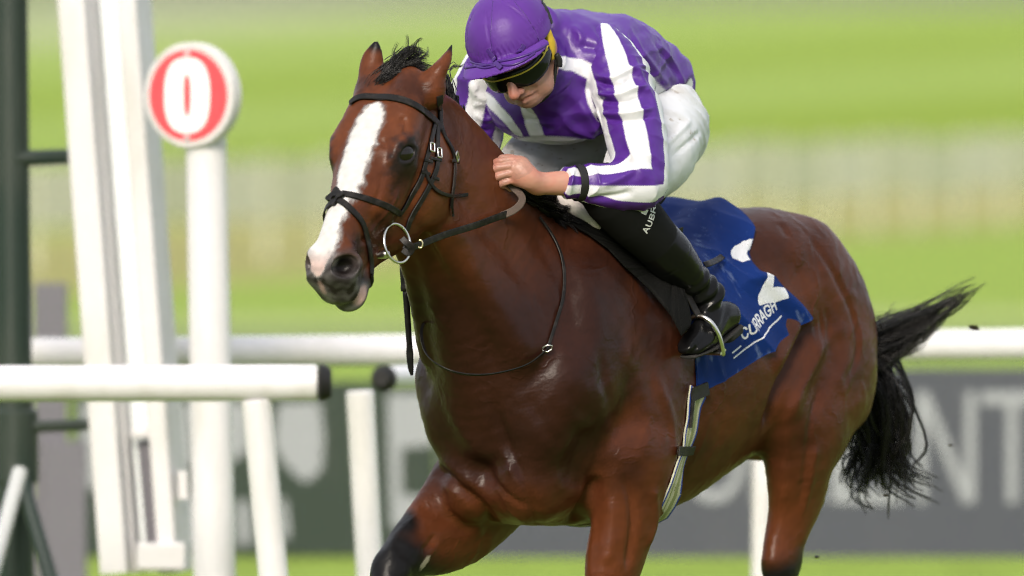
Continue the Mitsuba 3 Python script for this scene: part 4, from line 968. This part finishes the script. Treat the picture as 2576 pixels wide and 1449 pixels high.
# left hand, closed on the rein; right hand the same on the far side
def hand(px, Y):
    g = lambda x, y, d=0.0: T.loc(at(x, y, Y + d))
    jb.add(tube([tuple(WRL) + (.026, .024), tuple(g(1330, 448, -.005)) + (.030, .030), tuple(g(1306, 430, -.005)) + (.036, .028)], (0, .3, 1), n=10), .014)
    jb.add(ell(g(1302, 428, .005), (.030, .026, .036)), .016)
    for (kx, ky, kd), (px_, py_, pd), (tx, ty, td), r in (((1292, 403, -.012), (1254, 406, -.012), (1246, 422, .025), .0098), ((1285, 418, -.018), (1246, 424, -.016), (1246, 440, .022), .0103), ((1284, 436, -.018), (1252, 444, -.018), (1256, 458, .02), .0100), ((1292, 453, -.012), (1264, 461, -.014), (1268, 472, .016), .0092)):
        jb.add(tube([tuple(g(kx + 12, ky + 3, kd + .006)) + (r * 1.1,), tuple(g(kx, ky, kd)) + (r * 1.12,), tuple(g((kx + px_) / 2, (ky + py_) / 2 - 1, (kd + pd) / 2 - .002)) + (r * .93,), tuple(g(px_, py_, pd)) + (r,), tuple(g(tx, ty, td)) + (r * .85,), tuple(g(tx + 16, ty + 4, td + .012)) + (r * .8,)], n=16), .003)
    jb.add(tube([tuple(g(1312, 412, .012)) + (.013,), tuple(g(1285, 399, .02)) + (.0115,), tuple(g(1262, 398, .022)) + (.009,)], n=10), .006)      # thumb
hand(None, 24.585)
gr = lambda a, b, c: np.array(WRR) + np.array((a, b, c))
jb.add(tube([tuple(gr(0, 0, 0)) + (.028,), tuple(gr(.05, .02, 0)) + (.034,)], n=6), .01)
for i in range(4):
    z = .03 - .02 * i
    jb.add(tube([tuple(gr(.06, .02, z)) + (.011,), tuple(gr(.095, .03, z)) + (.0105,), tuple(gr(.098, .062, z)) + (.0095,), tuple(gr(.07, .07, z)) + (.009,)], n=10), .005)
jb.add(tube([tuple(gr(.04, .03, .03)) + (.012,), tuple(gr(.08, .05, .045)) + (.010,), tuple(gr(.09, .075, .04)) + (.009,)], n=8), .006)
def mesh_with_detail(solid, h, boxes):
    v, f = solid.mesh(h)
    out = []
    for lo, hi, hh in boxes:
        lo, hi = np.array(lo), np.array(hi)
        inn = ((v > lo + hh) & (v < hi - hh)).all(1)
        f = f[~inn[f].all(1)]
        fv, ff = solid.mesh(hh, lo - 3 * hh, hi + 3 * hh)
        c = ((fv > lo) & (fv < hi)).all(1)
        out.append(drop(fv, ff, c[ff].any(1)))
    v, f = drop(v, f, np.ones(len(f), bool))
    nn = [normals(v, f)] + [normals(*o) for o in out]
    V_, F_ = cat((v, f), *out)
    return V_, F_, np.vstack(nn)
hb = np.array([R(a, b, c) for a in (-.12, .14) for b in (-.1, .1) for c in (-.15, .1)])
hx = np.array([T.loc(at(x, y, Y)) for x, y in ((1225, 380), (1375, 500)) for Y in (24.5, 24.7)])
v, f, nj = mesh_with_detail(jb, .009, [(hb.min(0), hb.max(0), .0028), (hx.min(0), hx.max(0), .0026)])
W_ = T.pt(v); nj = nj @ T.M
q = RD.loc(W_) / RS
SKIN, FLUSH, LIP, STUB = map(np.array, ((.41, .215, .160), (.40, .145, .108), (.27, .10, .08), (.25, .14, .11)))
t = fbm(v, 40, 3, 3)
c = lerp(np.repeat(SKIN[None], len(v), 0), FLUSH, np.clip(t * 1.3 - .35, 0, .7))
c[np.linalg.norm(q, axis=1) < .25] *= .84
nose = np.exp(-(np.linalg.norm(q - (.119, 0, -.070), axis=1) / .024) ** 2); c = lerp(c, FLUSH, nose * .8)
c = lerp(c, STUB, sstep(-.085, -.10, q[:, 2]) * (q[:, 2] > -.2) * .7 * (fbm(v, 260, 1, 2) * .8 + .3).clip(0, 1))
for sg in (1, -1): c = lerp(c, LIP * .35, np.exp(-(np.linalg.norm(q - (.116, sg * .009, -.081), axis=1) / .0055) ** 2))
c = lerp(c, LIP * .5, np.exp(-(np.linalg.norm((q - (.098, 0, -.1015)) / (2.5, 3.2, .35), axis=1) / .010) ** 2) * .7)
c = lerp(c, LIP, np.exp(-(np.linalg.norm((q - (.092, 0, -.101)) / (1, 2.4, .6), axis=1) / .012) ** 2) * .8)
kn = np.min([np.linalg.norm(W_ - at(x, y, 24.57), axis=1) for x, y in ((1292, 403), (1285, 418), (1284, 436), (1292, 453), (1250, 406), (1245, 424), (1252, 444))], 0)
c = lerp(c, FLUSH, .6 * np.exp(-(kn / .014) ** 2))
bsdf('skin', {'type': 'twosided', 'm': {'type': 'principled', 'base_color': {'type': 'mesh_attribute', 'name': 'vertex_color'}, 'roughness': .42, 'specular': .4}})
JK = put('person', (W_ + nj * ((fbm(v, 60, 2, 4) - .5) * .0012)[:, None], f), 'skin', color=c, label='jockey in purple and white striped silks crouched over the horse neck', category='person')

# silks: purple with white seams, sleeves striped
PURPLE, SILKW = np.array((.062, .016, .185)), np.array((.55, .55, .585))
def satin(p, n, uv): return mikit.fbm(p.x * 55, p.y * 55, p.z * 55, 3)
bsdf('silk', {'type': 'twosided', 'm': {'type': 'bumpmap', 't': mikit.proc(satin, .002), 'scale': .0010, 'b': {'type': 'principled', 'base_color': {'type': 'mesh_attribute', 'name': 'vertex_color'}, 'roughness': .36, 'specular': .34}}})
JF = [None]
def cloth_part(name, solid, h, color, strokes=(), puff=(7, .010), mat='silk', seed=1, extra=None, **tags):
    v, f = solid.mesh(h)
    W = T.pt(v); n = normals(v, f) @ T.M
    JF[0] = f
    w = np.abs(fbm(v, puff[0], 2, seed) - .5) * 2
    disp = (w - .35) * puff[1]
    if extra is not None: disp = disp + extra(v)
    W = W + n * disp[:, None]
    mesh = trimesh.Trimesh(W, f, process=False)
    for px, width, hh in strokes:
        line = spline(px, 20) if len(px) > 2 else np.array(px, float)
        p, _ = hit(line, mesh); p = p[~np.isnan(p[:, 0])]
        if len(p) < 2: continue
        m = ((W > p.min(0) - 3 * width) & (W < p.max(0) + 3 * width)).all(1)
        d, t = seg_dist(W[m], p)
        W[m] += n[m] * (hh * np.exp(-(d / width) ** 2) * sstep(0, .25, t) * sstep(1, .75, t))[:, None]
    return put(name, (W, f), mat, JK, True, color(v, W) if color else None, **tags), trimesh.Trimesh(W, f, process=False)
jk = Solid(.06)
jk.add(tube([(.155, 0, .375, .10, .075), (.07, 0, .335, .195, .150), (-.08, 0, .345, .185, .150), (-.21, 0, .33, .165, .13), (-.31, 0, .285, .152, .118), (-.325, 0, .27, .145, .11)], n=26, pw=2.2, caps=.4), .02)
for sg, S_ in ((1, SHL), (-1, SHR)):
    jk.add(tube([(.09, sg * .09, .40, .07), S_ + (.066,)], n=8), .04)
jk.add(ell((.09, 0, .25), (.10, .17, .09)), .04)
jk.add(tube([(.08, 0, .33, .11), tuple(R(-.055, 0, -.115)) + (.075,), tuple(R(-.075, 0, -.07)) + (.07,)], n=8, caps=.4), .03)
jk.add(tube([(.06, 0, .41, .105, .08), (.13, .0, .435, .082, .07), (.165, .0, .45, .070, .06)], n=8, caps=.4), .03)
def torso_color(v, W):
    f_, l_, u_ = v.T
    c = np.repeat(PURPLE[None], len(v), 0)
    xx, yy = project(W).T
    shoulder = sstep(.008, -.004, np.abs(f_ - (.095 + .10 * np.abs(l_) - .25 * (u_ - .40))) - .020) * (np.abs(l_) > .03) * (u_ > .25)
    cen = sstep(.003, -.003, np.abs(l_) - .021) * (f_ > .05) * (u_ < .40)
    hem = sstep(.004, -.004, f_ + .345 + .02) ** 0 * sstep(-.318, -.332, f_ - .06 * (u_ - .3))
    hem2 = sstep(.188, .178, u_ + .1 * np.abs(l_)) * (f_ > -.1)
    arm = sstep(.004, -.004, np.abs(np.abs(l_) - .205) - .014) * (f_ > -.08)
    c = lerp(c, SILKW, cen); c = lerp(c, SILKW, hem2)
    mesh = trimesh.Trimesh(W, JF[0], process=False)
    for px, hw in (([(1388, 152), (1430, 160), (1480, 178), (1510, 200)], .019), ([(1485, 195), (1480, 230), (1490, 270), (1510, 300)], .007), ([(1622, 190), (1650, 225), (1685, 247), (1712, 240), (1736, 212)], .015), ([(1380, 16), (1430, 11), (1475, 17)], .012), ([(1180, 205), (1210, 235), (1245, 268), (1275, 300), (1300, 335)], .016)):
        p, _ = hit(spline(px, 24), mesh); p = p[~np.isnan(p[:, 0])]
        if len(p) > 2: c = lerp(c, SILKW, sstep(.0025, -.0025, seg_dist(W, p)[0] - hw))
    return c
def jacket_folds(v):
    f_, l_, u_ = v.T
    q = np.stack([f_ * 5 + l_ * 2, l_ * 13 - u_ * 5, u_ * 13 + f_ * 6], 1)
    r = 1 - np.abs(fbm(q, 1, 2, 21) - .5) * 5
    r2 = 1 - np.abs(fbm(np.stack([f_ * 16 + u_ * 9, l_ * 9, u_ * 7], 1), 1, 2, 22) - .5) * 5
    return np.clip(r, -.5, 1) * .007 * sstep(.12, -.05, f_) + np.clip(r2, -.5, 1) * .006 * sstep(-.05, .08, f_)
_, JAC = cloth_part('jacket', jk, .0040, torso_color, [
    ([(1585, 60), (1600, 110), (1640, 170), (1690, 230)], .012, .010), ([(1500, 60), (1520, 110), (1500, 150)], .012, -.008), ([(1540, 60), (1560, 90), (1580, 100)], .010, .008),
    ([(1640, 100), (1680, 150), (1710, 200)], .010, -.008), ([(1610, 130), (1650, 190), (1670, 230)], .009, .008), ([(1660, 110), (1700, 170), (1725, 220)], .009, .007),
    ([(1300, 300), (1340, 310), (1400, 340)], .014, -.006), ([(1420, 220), (1480, 290), (1500, 340)], .016, .010), ([(1440, 200), (1510, 260), (1530, 320)], .012, -.010), ([(1400, 270), (1440, 320), (1500, 345)], .012, .008), ([(1440, 110), (1500, 120), (1560, 115)], .012, -.007), ([(1430, 60), (1460, 90), (1450, 130)], .010, .006)],
    (5, .016), seed=3, extra=jacket_folds)
def sleeve(S_, E_, W_, sg, cuff, phase):
    sl = Solid(.05)
    S_, E_, W_ = map(np.array, (S_, E_, W_)); C_ = E_ + (W_ - E_) * cuff
    up = S_ + (E_ - S_) * .5 + np.array((0, sg * .015, 0)); fo = E_ + (C_ - E_) * .5 + np.array((0, 0, -.01))
    sl.add(tube([tuple(S_ + (S_ - E_) * .26 + (0, -sg * .02, 0)) + (.060,), tuple(S_) + (.082,), tuple(up) + (.080,), tuple(E_ + (E_ - S_) * .0) + (.066,)], n=16), .03)
    sl.add(tube([tuple(E_) + (.064,), tuple(fo) + (.058,), tuple(E_ + (C_ - E_) * .80) + (.050,), tuple(C_ - (W_ - E_) * .03) + (.043,), tuple(C_ + (W_ - E_) * .07) + (.045,)], n=18, caps=.3), .03)
    ax1, ax2 = unit(E_ - S_), unit(C_ - E_)
    def coords(v):
        m1 = (v - S_) @ ax1; t = np.clip(m1 / np.linalg.norm(E_ - S_), -.3, 1)
        d1, d2 = np.linalg.norm(v - S_ - np.outer(np.clip(m1, 0, np.linalg.norm(E_ - S_)), ax1), axis=1), np.linalg.norm(v - E_ - np.outer(np.clip((v - E_) @ ax2, 0, 1), ax2), axis=1)
        a = np.where((v - E_) @ (ax1 + ax2) < 0, 0, 1)
        def angle(p, o, ax):
            r = unit(np.cross(ax, np.cross(unit(E_ - S_ + .0), unit(C_ - E_)) if abs(ax1 @ ax2) < .98 else (0, 1, 0))); b = np.cross(ax, r)
            return np.arctan2((p - o) @ b, (p - o) @ r)
        return a, np.where(a == 0, angle(v, S_, ax1), angle(v, E_, ax2)), m1
    def color(v, W):
        a, th, m1 = coords(v)
        k = np.cos(5 * (th + phase)) 
        c = lerp(np.repeat(SILKW[None], len(v), 0), PURPLE, sstep(-.10, .10, k - .05))
        return c
    def folds(v):
        a, th, m1 = coords(v)
        L1 = np.linalg.norm(E_ - S_)
        bend = np.exp(-((m1 - L1) / .06) ** 2); top = np.exp(-((m1 - .05) / .07) ** 2)
        along = np.where(a == 0, m1, L1 + (v - E_) @ ax2)
        ph = along * 95 + 5.0 * fbm(v * (1, 1, .6), 11, 3, 7) * 3 + th * 1.6
        w = 1 - 2 * np.abs(np.sin(ph * .5)) ** .7                              # sharp creases, soft rolls
        amp = fbm(v, 9, 2, 11)
        return w * (.0012 + .0045 * bend + .0042 * top) * sstep(.35, .6, amp)
    return sl, color, folds
sl, cl, fo = sleeve(SHL, ELL, WRL, 1, .66, .66 + math.pi / 5)
_, SLV = cloth_part('sleeve', sl, .0027, cl, [([(1590, 130), (1610, 190), (1640, 250), (1655, 300)], .010, .008), ([(1495, 185), (1545, 198), (1590, 175), (1630, 170)], .007, .012), ([(1490, 200), (1545, 214), (1600, 190)], .006, -.008), ([(1495, 232), (1560, 240), (1610, 222), (1650, 225)], .007, .013), ([(1500, 250), (1560, 256), (1620, 240)], .006, -.009), ([(1510, 285), (1590, 285), (1650, 270)], .007, .010), ([(1520, 300), (1590, 302), (1650, 290)], .006, -.007), ([(1560, 320), (1600, 400), (1620, 460)], .012, .008), ([(1500, 470), (1560, 450), (1610, 420)], .010, .009), ([(1480, 500), (1540, 495), (1600, 480)], .010, -.008), ([(1520, 430), (1560, 420), (1600, 400)], .008, -.009)], (6, .008), seed=5, extra=fo)
sl, cl, fo = sleeve(SHR, ELR, WRR, -1, .6, 1.3)
cloth_part('sleeve', sl, .0055, cl, [([(1180, 200), (1200, 240), (1240, 250)], .010, .008), ([(1190, 280), (1220, 300), (1250, 290)], .008, .008), ([(1170, 310), (1210, 330), (1240, 330)], .008, -.008)], (6, .008), seed=6, extra=fo)
C_ = np.array(ELL) + (np.array(WRL) - np.array(ELL)) * .61; ax = unit(np.array(WRL) - np.array(ELL)); r1 = unit(np.cross(ax, (0, 0, 1))); r2 = np.cross(ax, r1)
q_ = np.linspace(0, 2 * np.pi, 40, endpoint=False)
ring = T.pt(C_ + .0435 * (np.cos(q_)[:, None] * r1 + np.sin(q_)[:, None] * r2))
put('wrist_band', ribbon(ring, ring - T.pt(C_), .020, .0025, True), 'black_rubber', JK, 60)
# breeches
br = Solid(.06)
for sg in (1, -1):
    br.add(ell((-.280, sg * .085, .195), (.132, .112, .132)), .05)
    if sg == 1: br.add(tube([(-.235, .11, .205, .112), (-.08, .19, .135, .108), (.06, .225, .08, .085), (.14, .24, .045, .058)], n=16), .04)
    else: br.add(tube([(-.27, -.11, .205, .12), (-.12, -.14, .14, .10), (-.01, -.155, .085, .078), (.055, -.16, .05, .055)], n=16), .04)
br.add(ell((-.27, 0, .235), (.13, .15, .11)), .04)
def dirt(p, n, uv):
    a = mikit.fbm(p.x * 16, p.y * 16, p.z * 16, 4); b = mikit.fbm(p.x * 60, p.y * 60, p.z * 60, 3)
    return mikit.mix(mikit.mix((.55, .56, .585), (.45, .445, .44), mikit.smoothstep(.45, .75, a)), (.30, .26, .22), mikit.smoothstep(.66, .80, b) * mikit.smoothstep(.4, .6, a) * .8)
bsdf('breeches_mat', {'type': 'twosided', 'm': {'type': 'principled', 'base_color': mikit.proc(dirt), 'roughness': .55, 'specular': .3}})
def ripple(v):
    f_, l_, u_ = v.T
    s_ = np.sin(.5 * (170 * (f_ * .55 - u_ * .8) + 9 * fbm(v, 6, 2, 3)))
    return .007 * (.5 - np.abs(s_) ** .6) * sstep(-.05, -.28, f_) * sstep(.36, .24, u_) * sstep(.35, .55, fbm(v, 7, 2, 13)) + .004 * (fbm(v, 22, 2, 4) - .5)
cloth_part('breeches', br, .0065, None, [([(1740, 300), (1700, 340), (1660, 380)], .008, .006), ([(1765, 330), (1720, 370), (1680, 400)], .008, -.006), ([(1310, 420), (1360, 440), (1420, 440)], .01, .005), ([(1340, 400), (1400, 420), (1460, 420)], .01, -.004), ([(1500, 390), (1490, 420), (1480, 440)], .008, .005)], (6, .008), 'breeches_mat', 8, ripple)
# legs: black knee band, patent boots
plastic('knit_black', (.006, .006, .0065), .75, .12)
bsdf('patent', {'type': 'twosided', 'm': {'type': 'principled', 'base_color': rgb(.0045, .0045, .005), 'roughness': .22, 'specular': .16}})
plastic('sole', (.02, .019, .018), .7, .2)
def leg(sg):
    K, A_ = np.array((.150, .240, .015) if sg == 1 else (.06, -.185, .02)), np.array((-.182, sg * .295, -.230)); d = A_ - K
    p = lambda t, r, *o: tuple(K + d * t + np.array(o if o else (0, 0, 0))) + (r,)
    kb = Solid(.05).add(tube([p(-.22, .060), p(-.08, .074), p(.12, .074), p(.28, .068), p(.42, .062)], n=10, caps=.3), .01)
    bt = Solid(.05)
    bt.add(tube([p(.40, .064), p(.52, .064), p(.66, .056), p(.80, .045), p(.92, .043), p(1.0, .044)], n=18, caps=.3), .01)
    heel, toe = A_ + (-.070, .01 * sg, -.045), A_ + (.118, .01 * sg, -.125)
    ft_ = unit(toe - heel); side = (0, sg, 0)
    bt.add(tube([tuple(heel) + (.032, .036), tuple(heel + (toe - heel) * .35 + (0, 0, .016)) + (.036, .046), tuple(heel + (toe - heel) * .7) + (.040, .034), tuple(toe - ft_ * .02) + (.034, .024), tuple(toe) + (.024, .016)], side, n=18), .03)
    up_ = unit(np.cross(ft_, np.array(side)) * -sg); up_ = up_ if up_[2] > 0 else -up_
    so = Solid(.03).add(tube([tuple(heel - ft_ * .008 - up_ * .034) + (.033, .008), tuple(heel + ft_ * .07 - up_ * .036) + (.030, .007), tuple(heel + ft_ * .13 - up_ * .030) + (.040, .007), tuple(toe + ft_ * .006 - up_ * .018) + (.026, .006)], side, n=16, caps=1), .006)
    so.add(tube([tuple(heel - ft_ * .004 - up_ * .045) + (.030, .014), tuple(heel + ft_ * .035 - up_ * .046) + (.028, .014)], side, n=6), .006)
    return kb, bt, so, K, A_, d, heel, toe, up_, ft_
def boot_folds(A_, d):
    u = unit(d)
    def fn(v):
        m = (v - A_) @ u
        w = np.sin(m * 210 + 5 * fbm(v, 14, 2, 9) + v[:, 0] * 30)
        return w * .0045 * np.exp(-((m + .035) / .055) ** 2) + (np.abs(m + d @ u * .45) < .0025) * -.001
    return fn
for sg in (1, -1):
    kb, bt, so, K, A_, d, heel, toe, up_, ft_ = leg(sg)
    kb_ = cloth_part('knee_band', kb, .006, None, (), (6, .004), 'knit_black', 3)[1]
    if sg == 1: KNB = kb_
    cloth_part('boot', bt, .0045 if sg == 1 else .008, None, (), (9, .004), 'patent', 4, boot_folds(A_, d))
    cloth_part('boot_sole', so, .0045 if sg == 1 else .008, None, (), (9, .001), 'sole', 4)
    # stirrup iron under the ball of the foot
    ball = heel + (toe - heel) * .63 - up_ * .044
    sd = unit(np.cross(ft_, up_))
    st_ = [ball + sd * a + up_ * b for a, b in ((-.048, -.006), (-.050, .03), (-.044, .066), (-.027, .092), (0, .102), (.027, .092), (.044, .066), (.050, .03), (.048, -.006))]
    k = holder('stirrup', label='steel stirrup iron on the near left boot, in front of the blue cloth' if sg == 1 else 'steel stirrup iron on the far right boot, hidden behind the horse', category='stirrup')
    put('arch', tor(T.pt(spline(st_, 40)), .0062, 10), 'steel', k)
    tr = spline([ball - sd * .050, ball, ball + sd * .050], 12)
    put('tread', ribbon(T.pt(tr), np.repeat((up_ @ T.M)[None], 12, 0), .028, .007), 'steel', k, 40)
    if sg == 1:
        lw = [ball + up_ * .102, ball + up_ * .2 + (-.0, -.03, .02), np.array((-.05, .29, -.05))]
        put('stirrup_leather', ribbon(T.pt(spline(lw, 20)), np.repeat((T.M[1])[None], 20, 0), .022, .004), 'leather', k, 40)
        P, m = on_horse([(1760, 678), (1785, 671), (1812, 661)], .022, 12, 2, CLOTH)
        put('strap_end', ribbon(P, m, .0165, .004), 'leather', k, 40)
# lettering on the knee band
o, m = hit([(1622, 580)], KNB)
ex = unit(at(1632, 500, 25) - at(1604, 562, 25)); ex = unit(ex - m[0] * (ex @ m[0])); ey = np.cross(m[0], ex)
plastic('silver_print', (.50, .50, .50), .5, .3)
printed('lettering', [glyph('AUBRION', .018, True)], o[0] + ex * -.006 + ey * -.010, ex, ey, KNB, 'silver_print', JK)
printed('emblem', [Polygon([(.0, .0), (.013, -.003), (.013, .018), (.006, .024), (.0, .018)]), Polygon([(.018, -.003), (.026, .0), (.030, .012), (.026, .024), (.017, .020)])], o[0] + ex * .036 + ey * .020, ex, ey, KNB, 'silver_print', JK)
# helmet, goggles
hm = Solid(.05)
hm.add(ell(R(-.004, 0, .012), (.128, .112, .122), RA), .01)
hm.keep(box(R(0, 0, .085), (.3, .3, .092), RA), .012)
hm.add(tube([tuple(R(.055, .106, .006)) + (.010, .004), tuple(R(.114, .080, .016)) + (.022, .004), tuple(R(.140, 0, .022)) + (.030, .0042), tuple(R(.114, -.080, .016)) + (.022, .004), tuple(R(.055, -.106, .006)) + (.010, .004)], np.array((.98, 0, -.18)) @ RA, n=26), .008)
bsdf('cap_silk', {'type': 'twosided', 'm': {'type': 'bumpmap', 't': mikit.proc(satin, .002), 'scale': .0012, 'b': {'type': 'principled', 'base_color': {'type': 'mesh_attribute', 'name': 'vertex_color'}, 'roughness': .46, 'specular': .26}}})
SILKP = np.array((.078, .021, .20))
def seams(v):
    q = RD.loc(T.pt(v)) / RS; th = np.arctan2(q[:, 1], q[:, 0] + .004)
    s = np.abs((th / (2 * np.pi) * 6 + .5) % 1 - .5) * (2 * np.pi / 6) * np.hypot(q[:, 0], q[:, 1])
    up = (q[:, 2] > .030) & (np.hypot(q[:, 0], q[:, 1]) < .13)
    puck = np.exp(-(s / .011) ** 2) * np.sin(q[:, 2] * 300 + 8 * fbm(v, 30, 1, 2)) * .0007 * sstep(.4, .6, fbm(v, 16, 2, 6))
    low = np.exp(-((q[:, 2] - .036) / .012) ** 2) * (np.hypot(q[:, 0], q[:, 1]) < .128)
    return (-.0022 * np.exp(-(s / .0028) ** 2) + puck) * up * sstep(.13, .1, q[:, 2]) + low * .002 * np.sin(th * 60 + 9 * fbm(v, 25, 2, 4))
_, HEL = cloth_part('helmet_cover', hm, .0034, lambda v, W: np.repeat(SILKP[None], len(v), 0) * (.9 + .2 * fbm(v, 20, 2, 2))[:, None], (), (8, .004), 'cap_silk', 9, seams)
def on_mesh(px, mesh, lift, n=24, k=3):
    return on_horse(px, lift, n, k, mesh)
plastic('purple_tie', (.042, .012, .125), .4, .4)
for px, w in (([(1172, 172), (1200, 168), (1235, 163), (1250, 158)], .008), ([(1252, 157), (1290, 150), (1330, 138), (1365, 120), (1392, 98)], .009), ([(1178, 150), (1200, 160), (1245, 165)], .006), ([(1252, 162), (1285, 165), (1320, 152), (1345, 135)], .009), ([(1185, 158), (1215, 172), (1248, 166)], .007)):
    P, m = on_mesh(px, HEL, .0015); put('tie', tor(P, .0035, 8), 'purple_tie', JK)
for px in ([(1240, 2), (1236, 60), (1236, 113), (1244, 150)], [(1292, 2), (1330, 50), (1352, 90), (1364, 116)], [(1196, 12), (1180, 60), (1175, 110), (1178, 148)]):
    P, m = on_mesh(px, HEL, -.0004); put('seam', tor(P, .0013, 6), 'purple_tie', JK)
for px in ([(1228, 124), (1238, 140), (1248, 154)], [(1248, 158), (1256, 168), (1263, 174)], [(1318, 112), (1312, 122), (1306, 134)]):
    P, m = on_mesh(px, HEL, .003, 10); put('tie', ribbon(P, m, .012, .003), 'purple_tie', JK, 40)
P, m = on_mesh([(1352, -14), (1372, 20), (1386, 55), (1393, 85), (1395, 108)], HEL, .001)
put('goggle_strap', ribbon(P, m, .011, .002), 'black_rubber', JK, 40)
gg = Solid(.03)
gg.add(tube([tuple(R(.012, .083, -.036)) + (.014, .006), tuple(R(.064, .072, -.042)) + (.025, .008), tuple(R(.095, .038, -.046)) + (.027, .009), tuple(R(.106, 0, -.036)) + (.021, .009), tuple(R(.095, -.038, -.046)) + (.027, .009), tuple(R(.064, -.072, -.042)) + (.025, .008), tuple(R(.012, -.083, -.036)) + (.014, .006)], np.array((0, 0, 1)) @ RA, n=34), .006)
gg.cut(ell(R(.118, 0, -.064), (.02, .014, .016), RA), .006)
bsdf('dark_lens', {'type': 'twosided', 'm': {'type': 'principled', 'base_color': rgb(.006, .007, .007), 'roughness': .08, 'specular': .22}})
cloth_part('goggles', gg, .0026, None, (), (9, 0), 'dark_lens', 4)
plastic('yellow_trim', (.48, .38, .04), .5, .4)
rp = [R(.026, .092, -.018), R(.070, .082, -.026), R(.102, .044, -.030), R(.1155, 0, -.026), R(.102, -.044, -.030), R(.070, -.082, -.026)]
put('goggle_rim', tor(T.pt(spline(rp, 40)), .0022, 8), 'yellow_trim', JK)
ep = Solid(.03).add(tube([tuple(R(-.006, .090, .010)) + (.014, .009), tuple(R(.004, .088, -.028)) + (.017, .010), tuple(R(.016, .080, -.060)) + (.010, .007)], np.array((1, 0, 0)) @ RA, n=12), .006)
plastic('yellow_foam', (.46, .31, .03), .75, .2)
cloth_part('ear_pad', ep, .003, None, (), (20, .002), 'yellow_foam', 4)
put('chin_strap', tor(T.pt(spline([R(.006, .086, -.062), R(.030, .070, -.100), R(.050, .038, -.134), R(.055, 0, -.142), R(.045, -.04, -.130)], 24)), .0045, 8), 'black_rubber', JK)
put('strap_clip', tor(T.pt(spline([R(.012, .090, -.056), R(.016, .092, -.072), R(.022, .087, -.084)], 8)), .008, 8), 'black_rubber', JK)
bq = [R(.040 + a, .091 - a * .25, -.016 + b) for a, b in ((0, -.008), (.018, -.008), (.018, .008), (0, .008))]
put('strap_clip', tor(T.pt(np.array(bq)), .0024, 8, True), 'yellow_trim', JK)

# whip, in the right hand behind the horse's jaw
wt = T.pt(gr(.08, .05, .02)); w0 = at(1018, 636, wt[1]); wl = np.array([at(x, y, wt[1] + .0) for x, y in ((1018, 640), (1021, 732), (1028, 840), (1034, 930), (1036, 944))])
k = holder('riding_whip', label='thin black riding whip hanging beside the horse neck under the bit', category='whip')
put('grip', tor(spline([wt, (wt + w0) / 2 + (0, 0, .01), w0, wl[1]], 30), np.interp(np.linspace(0, 1, 30), [0, .93, .97, 1], [.010, .011, .013, .0125]), 12), 'leather', k)
put('shaft', tor(spline([wl[1], wl[2], wl[3]], 20), np.interp(np.linspace(0, 1, 20), [0, 1], [.0085, .0065]), 10), 'leather', k)
put('flap', ribbon(spline([wl[2] + (wl[3] - wl[2]) * .3, wl[3], wl[4]], 10), np.repeat((-FWD)[None], 10, 0), np.interp(np.linspace(0, 1, 10), [0, .3, .8, 1], [.014, .018, .014, .006]), .008), 'leather', k, 40)
# clods thrown up behind
rng = np.random.default_rng(4)
plastic('clod_mat', (.022, .02, .010), .9, .1)
for (x, y, s_), lab in zip(((2450, 824, .009), (2228, 1246, .005), (2390, 1120, .004), (2056, 1402, .005)), ('dark clod of turf in the air, right of the horse tail', 'small clod just below the hanging end of the tail', 'tiny clod in front of the pale letters', 'small tuft of turf low in the air behind the hind leg')):
    m = trimesh.creation.icosphere(3, s_); v = np.asarray(m.vertices)
    v = v * (.45 + 1.1 * meshkit.fbm(v * 160 + x, 1, 3))[:, None] * (1.3, 1, .8)
    put('turf_clod', (v + at(x, y, 25.9 + rng.uniform(-.2, .3)), m.faces), 'clod_mat', None, 40, label=lab, category='clod', group='clods of turf in the air')
